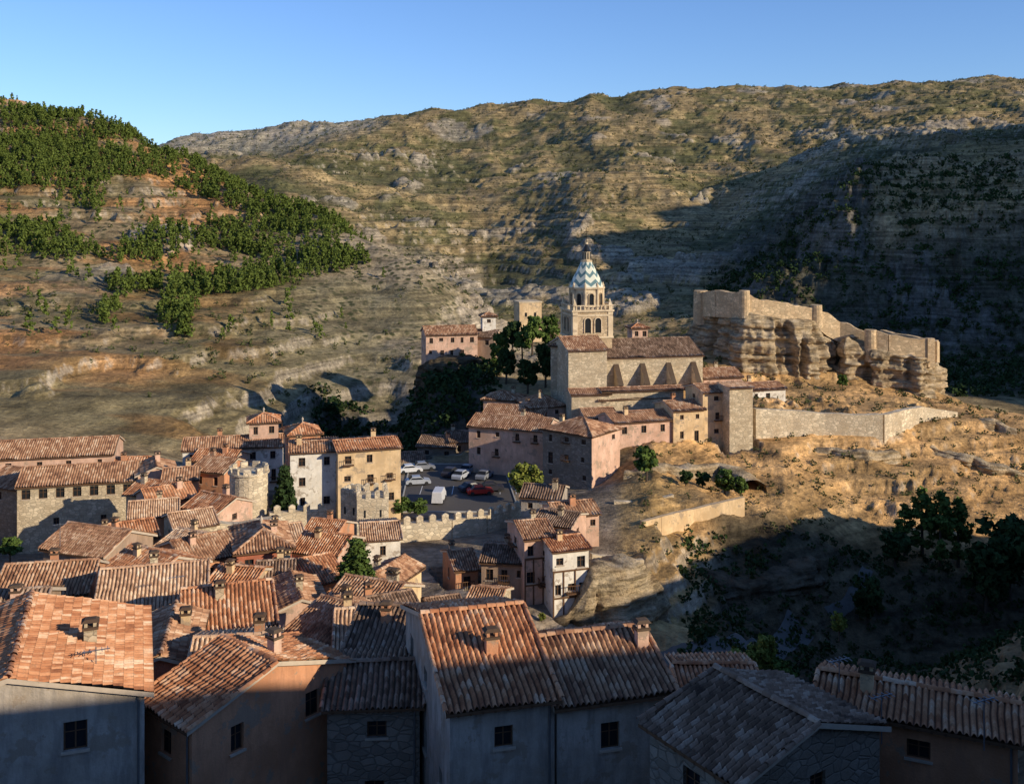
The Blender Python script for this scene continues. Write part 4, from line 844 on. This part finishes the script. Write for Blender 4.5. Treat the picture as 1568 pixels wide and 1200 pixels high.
px,py,d,P=sample(4500,1040,1720,72,152); k=(py>820)&(py<1100)&(rng.random(len(px))<.3); scatter('gorge_undergrowth',P[k],rng.uniform(.3,.9,k.sum()),stp,LEAFD)
px,py,d,P=sample(3500,1080,1720,300,520); scatter('cliff_scrub',P,rng.uniform(.6,1.8,len(P)),stp,LEAFD)
px,py,d,P=sample(1500,480,760,195,285); scatter('ravine_scrub',P,rng.uniform(.5,1.8,len(P)),stp,LEAFD)
# ---------------------------------------------------------------- roads
def road(name,l,w,mat):
    xy=np.array([lotx(a,b) for a,b in l]); V=[];Q=[]
    s=np.linspace(0,len(xy)-1,80); X_=np.interp(s,range(len(xy)),xy[:,0]); Y_=np.interp(s,range(len(xy)),xy[:,1]); X_=blur(X_,0,4);Y_=blur(Y_,0,4)
    tx=np.gradient(X_);ty=np.gradient(Y_);L=np.hypot(tx,ty)+1e-6
    for i in range(80):
        for u in np.linspace(-1,1,7): x=X_[i]-ty[i]/L[i]*u*w/2; y=Y_[i]+tx[i]/L[i]*u*w/2; V.append((x,y,gz(x,y)+.1))
    for i in range(79):
        for j in range(6): k=i*7+j; Q.append((k,k+1,k+8,k+7))
    npmesh(name,V,Q,[mat],smooth=True)
road('river_road',[(990,104),(1060,107),(1110,112),(1160,118),(1195,126),(1230,134)],3.4,plain('road_gravel',(.12,.11,.095)))
road('hill_path',[(1268,138),(1300,141),(1330,146)],1.6,plain('road_gravel',(.12,.11,.095)))
def antenna(px,pt,d,hh=2.2):
    P=W3(px,pt,d); mb=MB(); mb.prism(P,.03,.025,P[2]-hh,P[2],5); mb.box((P[0],P[1],P[2]-.15),((.9,.4,0),(-.4,.9,0)),(.6,.02,.02))
    for i in range(5): u=-.5+i*.25; mb.box((P[0]+.9*u,P[1]+.4*u,P[2]-.15),((-.4,.9,0),(.9,.4,0)),(.28,.012,.012))
    mb.obj('tv_antenna',[plain('antenna_metal',(.25,.25,.26),.4,.6)],None,(P[0],P[1],P[2]-hh))
for a in ((1285,1005,46),(1507,1066,42),(270,880,76),(628,930,76),(92,800,95),(147,990,46),(1350,1060,44)): antenna(*a)
# ---------------------------------------------------------------- light
AZ=math.radians(32); EL=math.radians(20)
s=Vector((math.cos(EL)*math.cos(AZ),-math.cos(EL)*math.sin(AZ),math.sin(EL)))
su=bpy.data.lights.new('sun','SUN'); su.energy=5.0; su.angle=math.radians(.5); su.color=(1,.87,.67)
so=bpy.data.objects.new('sun',su); so.rotation_euler=s.to_track_quat('Z','Y').to_euler(); so.location=(200,-100,300); sc.collection.objects.link(so)
w=bpy.data.worlds.new('World'); sc.world=w; w.use_nodes=True; nt=w.node_tree; bg=nt.nodes['Background']; sky=nt.nodes.new('ShaderNodeTexSky')
sky.sky_type='NISHITA'; sky.sun_disc=False; sky.sun_elevation=EL; sky.sun_rotation=math.atan2(s.x,s.y); sky.altitude=1200; sky.ozone_density=3.0; sky.air_density=1.2; sky.dust_density=.1
tn=nt.nodes.new('ShaderNodeMix'); tn.data_type='RGBA'; tn.blend_type='MULTIPLY'; tn.inputs[0].default_value=1; tn.inputs[7].default_value=(.84,1.02,1.40,1)
nt.links.new(sky.outputs[0],tn.inputs[6]); nt.links.new(tn.outputs[2],bg.inputs[0]); bg.inputs[1].default_value=.12
sc.view_settings.view_transform='Standard'; sc.view_settings.look='None'; sc.view_settings.exposure=0
cam=bpy.data.cameras.new('camera'); cam.lens=36; cam.sensor_width=36; cam.shift_y=-(600-HY)/F; cam.clip_end=8000; cam.clip_start=.5
co=bpy.data.objects.new('camera',cam); co.location=(0,0,HZ); co.rotation_euler=(math.radians(90),0,0); sc.collection.objects.link(co); sc.camera=co
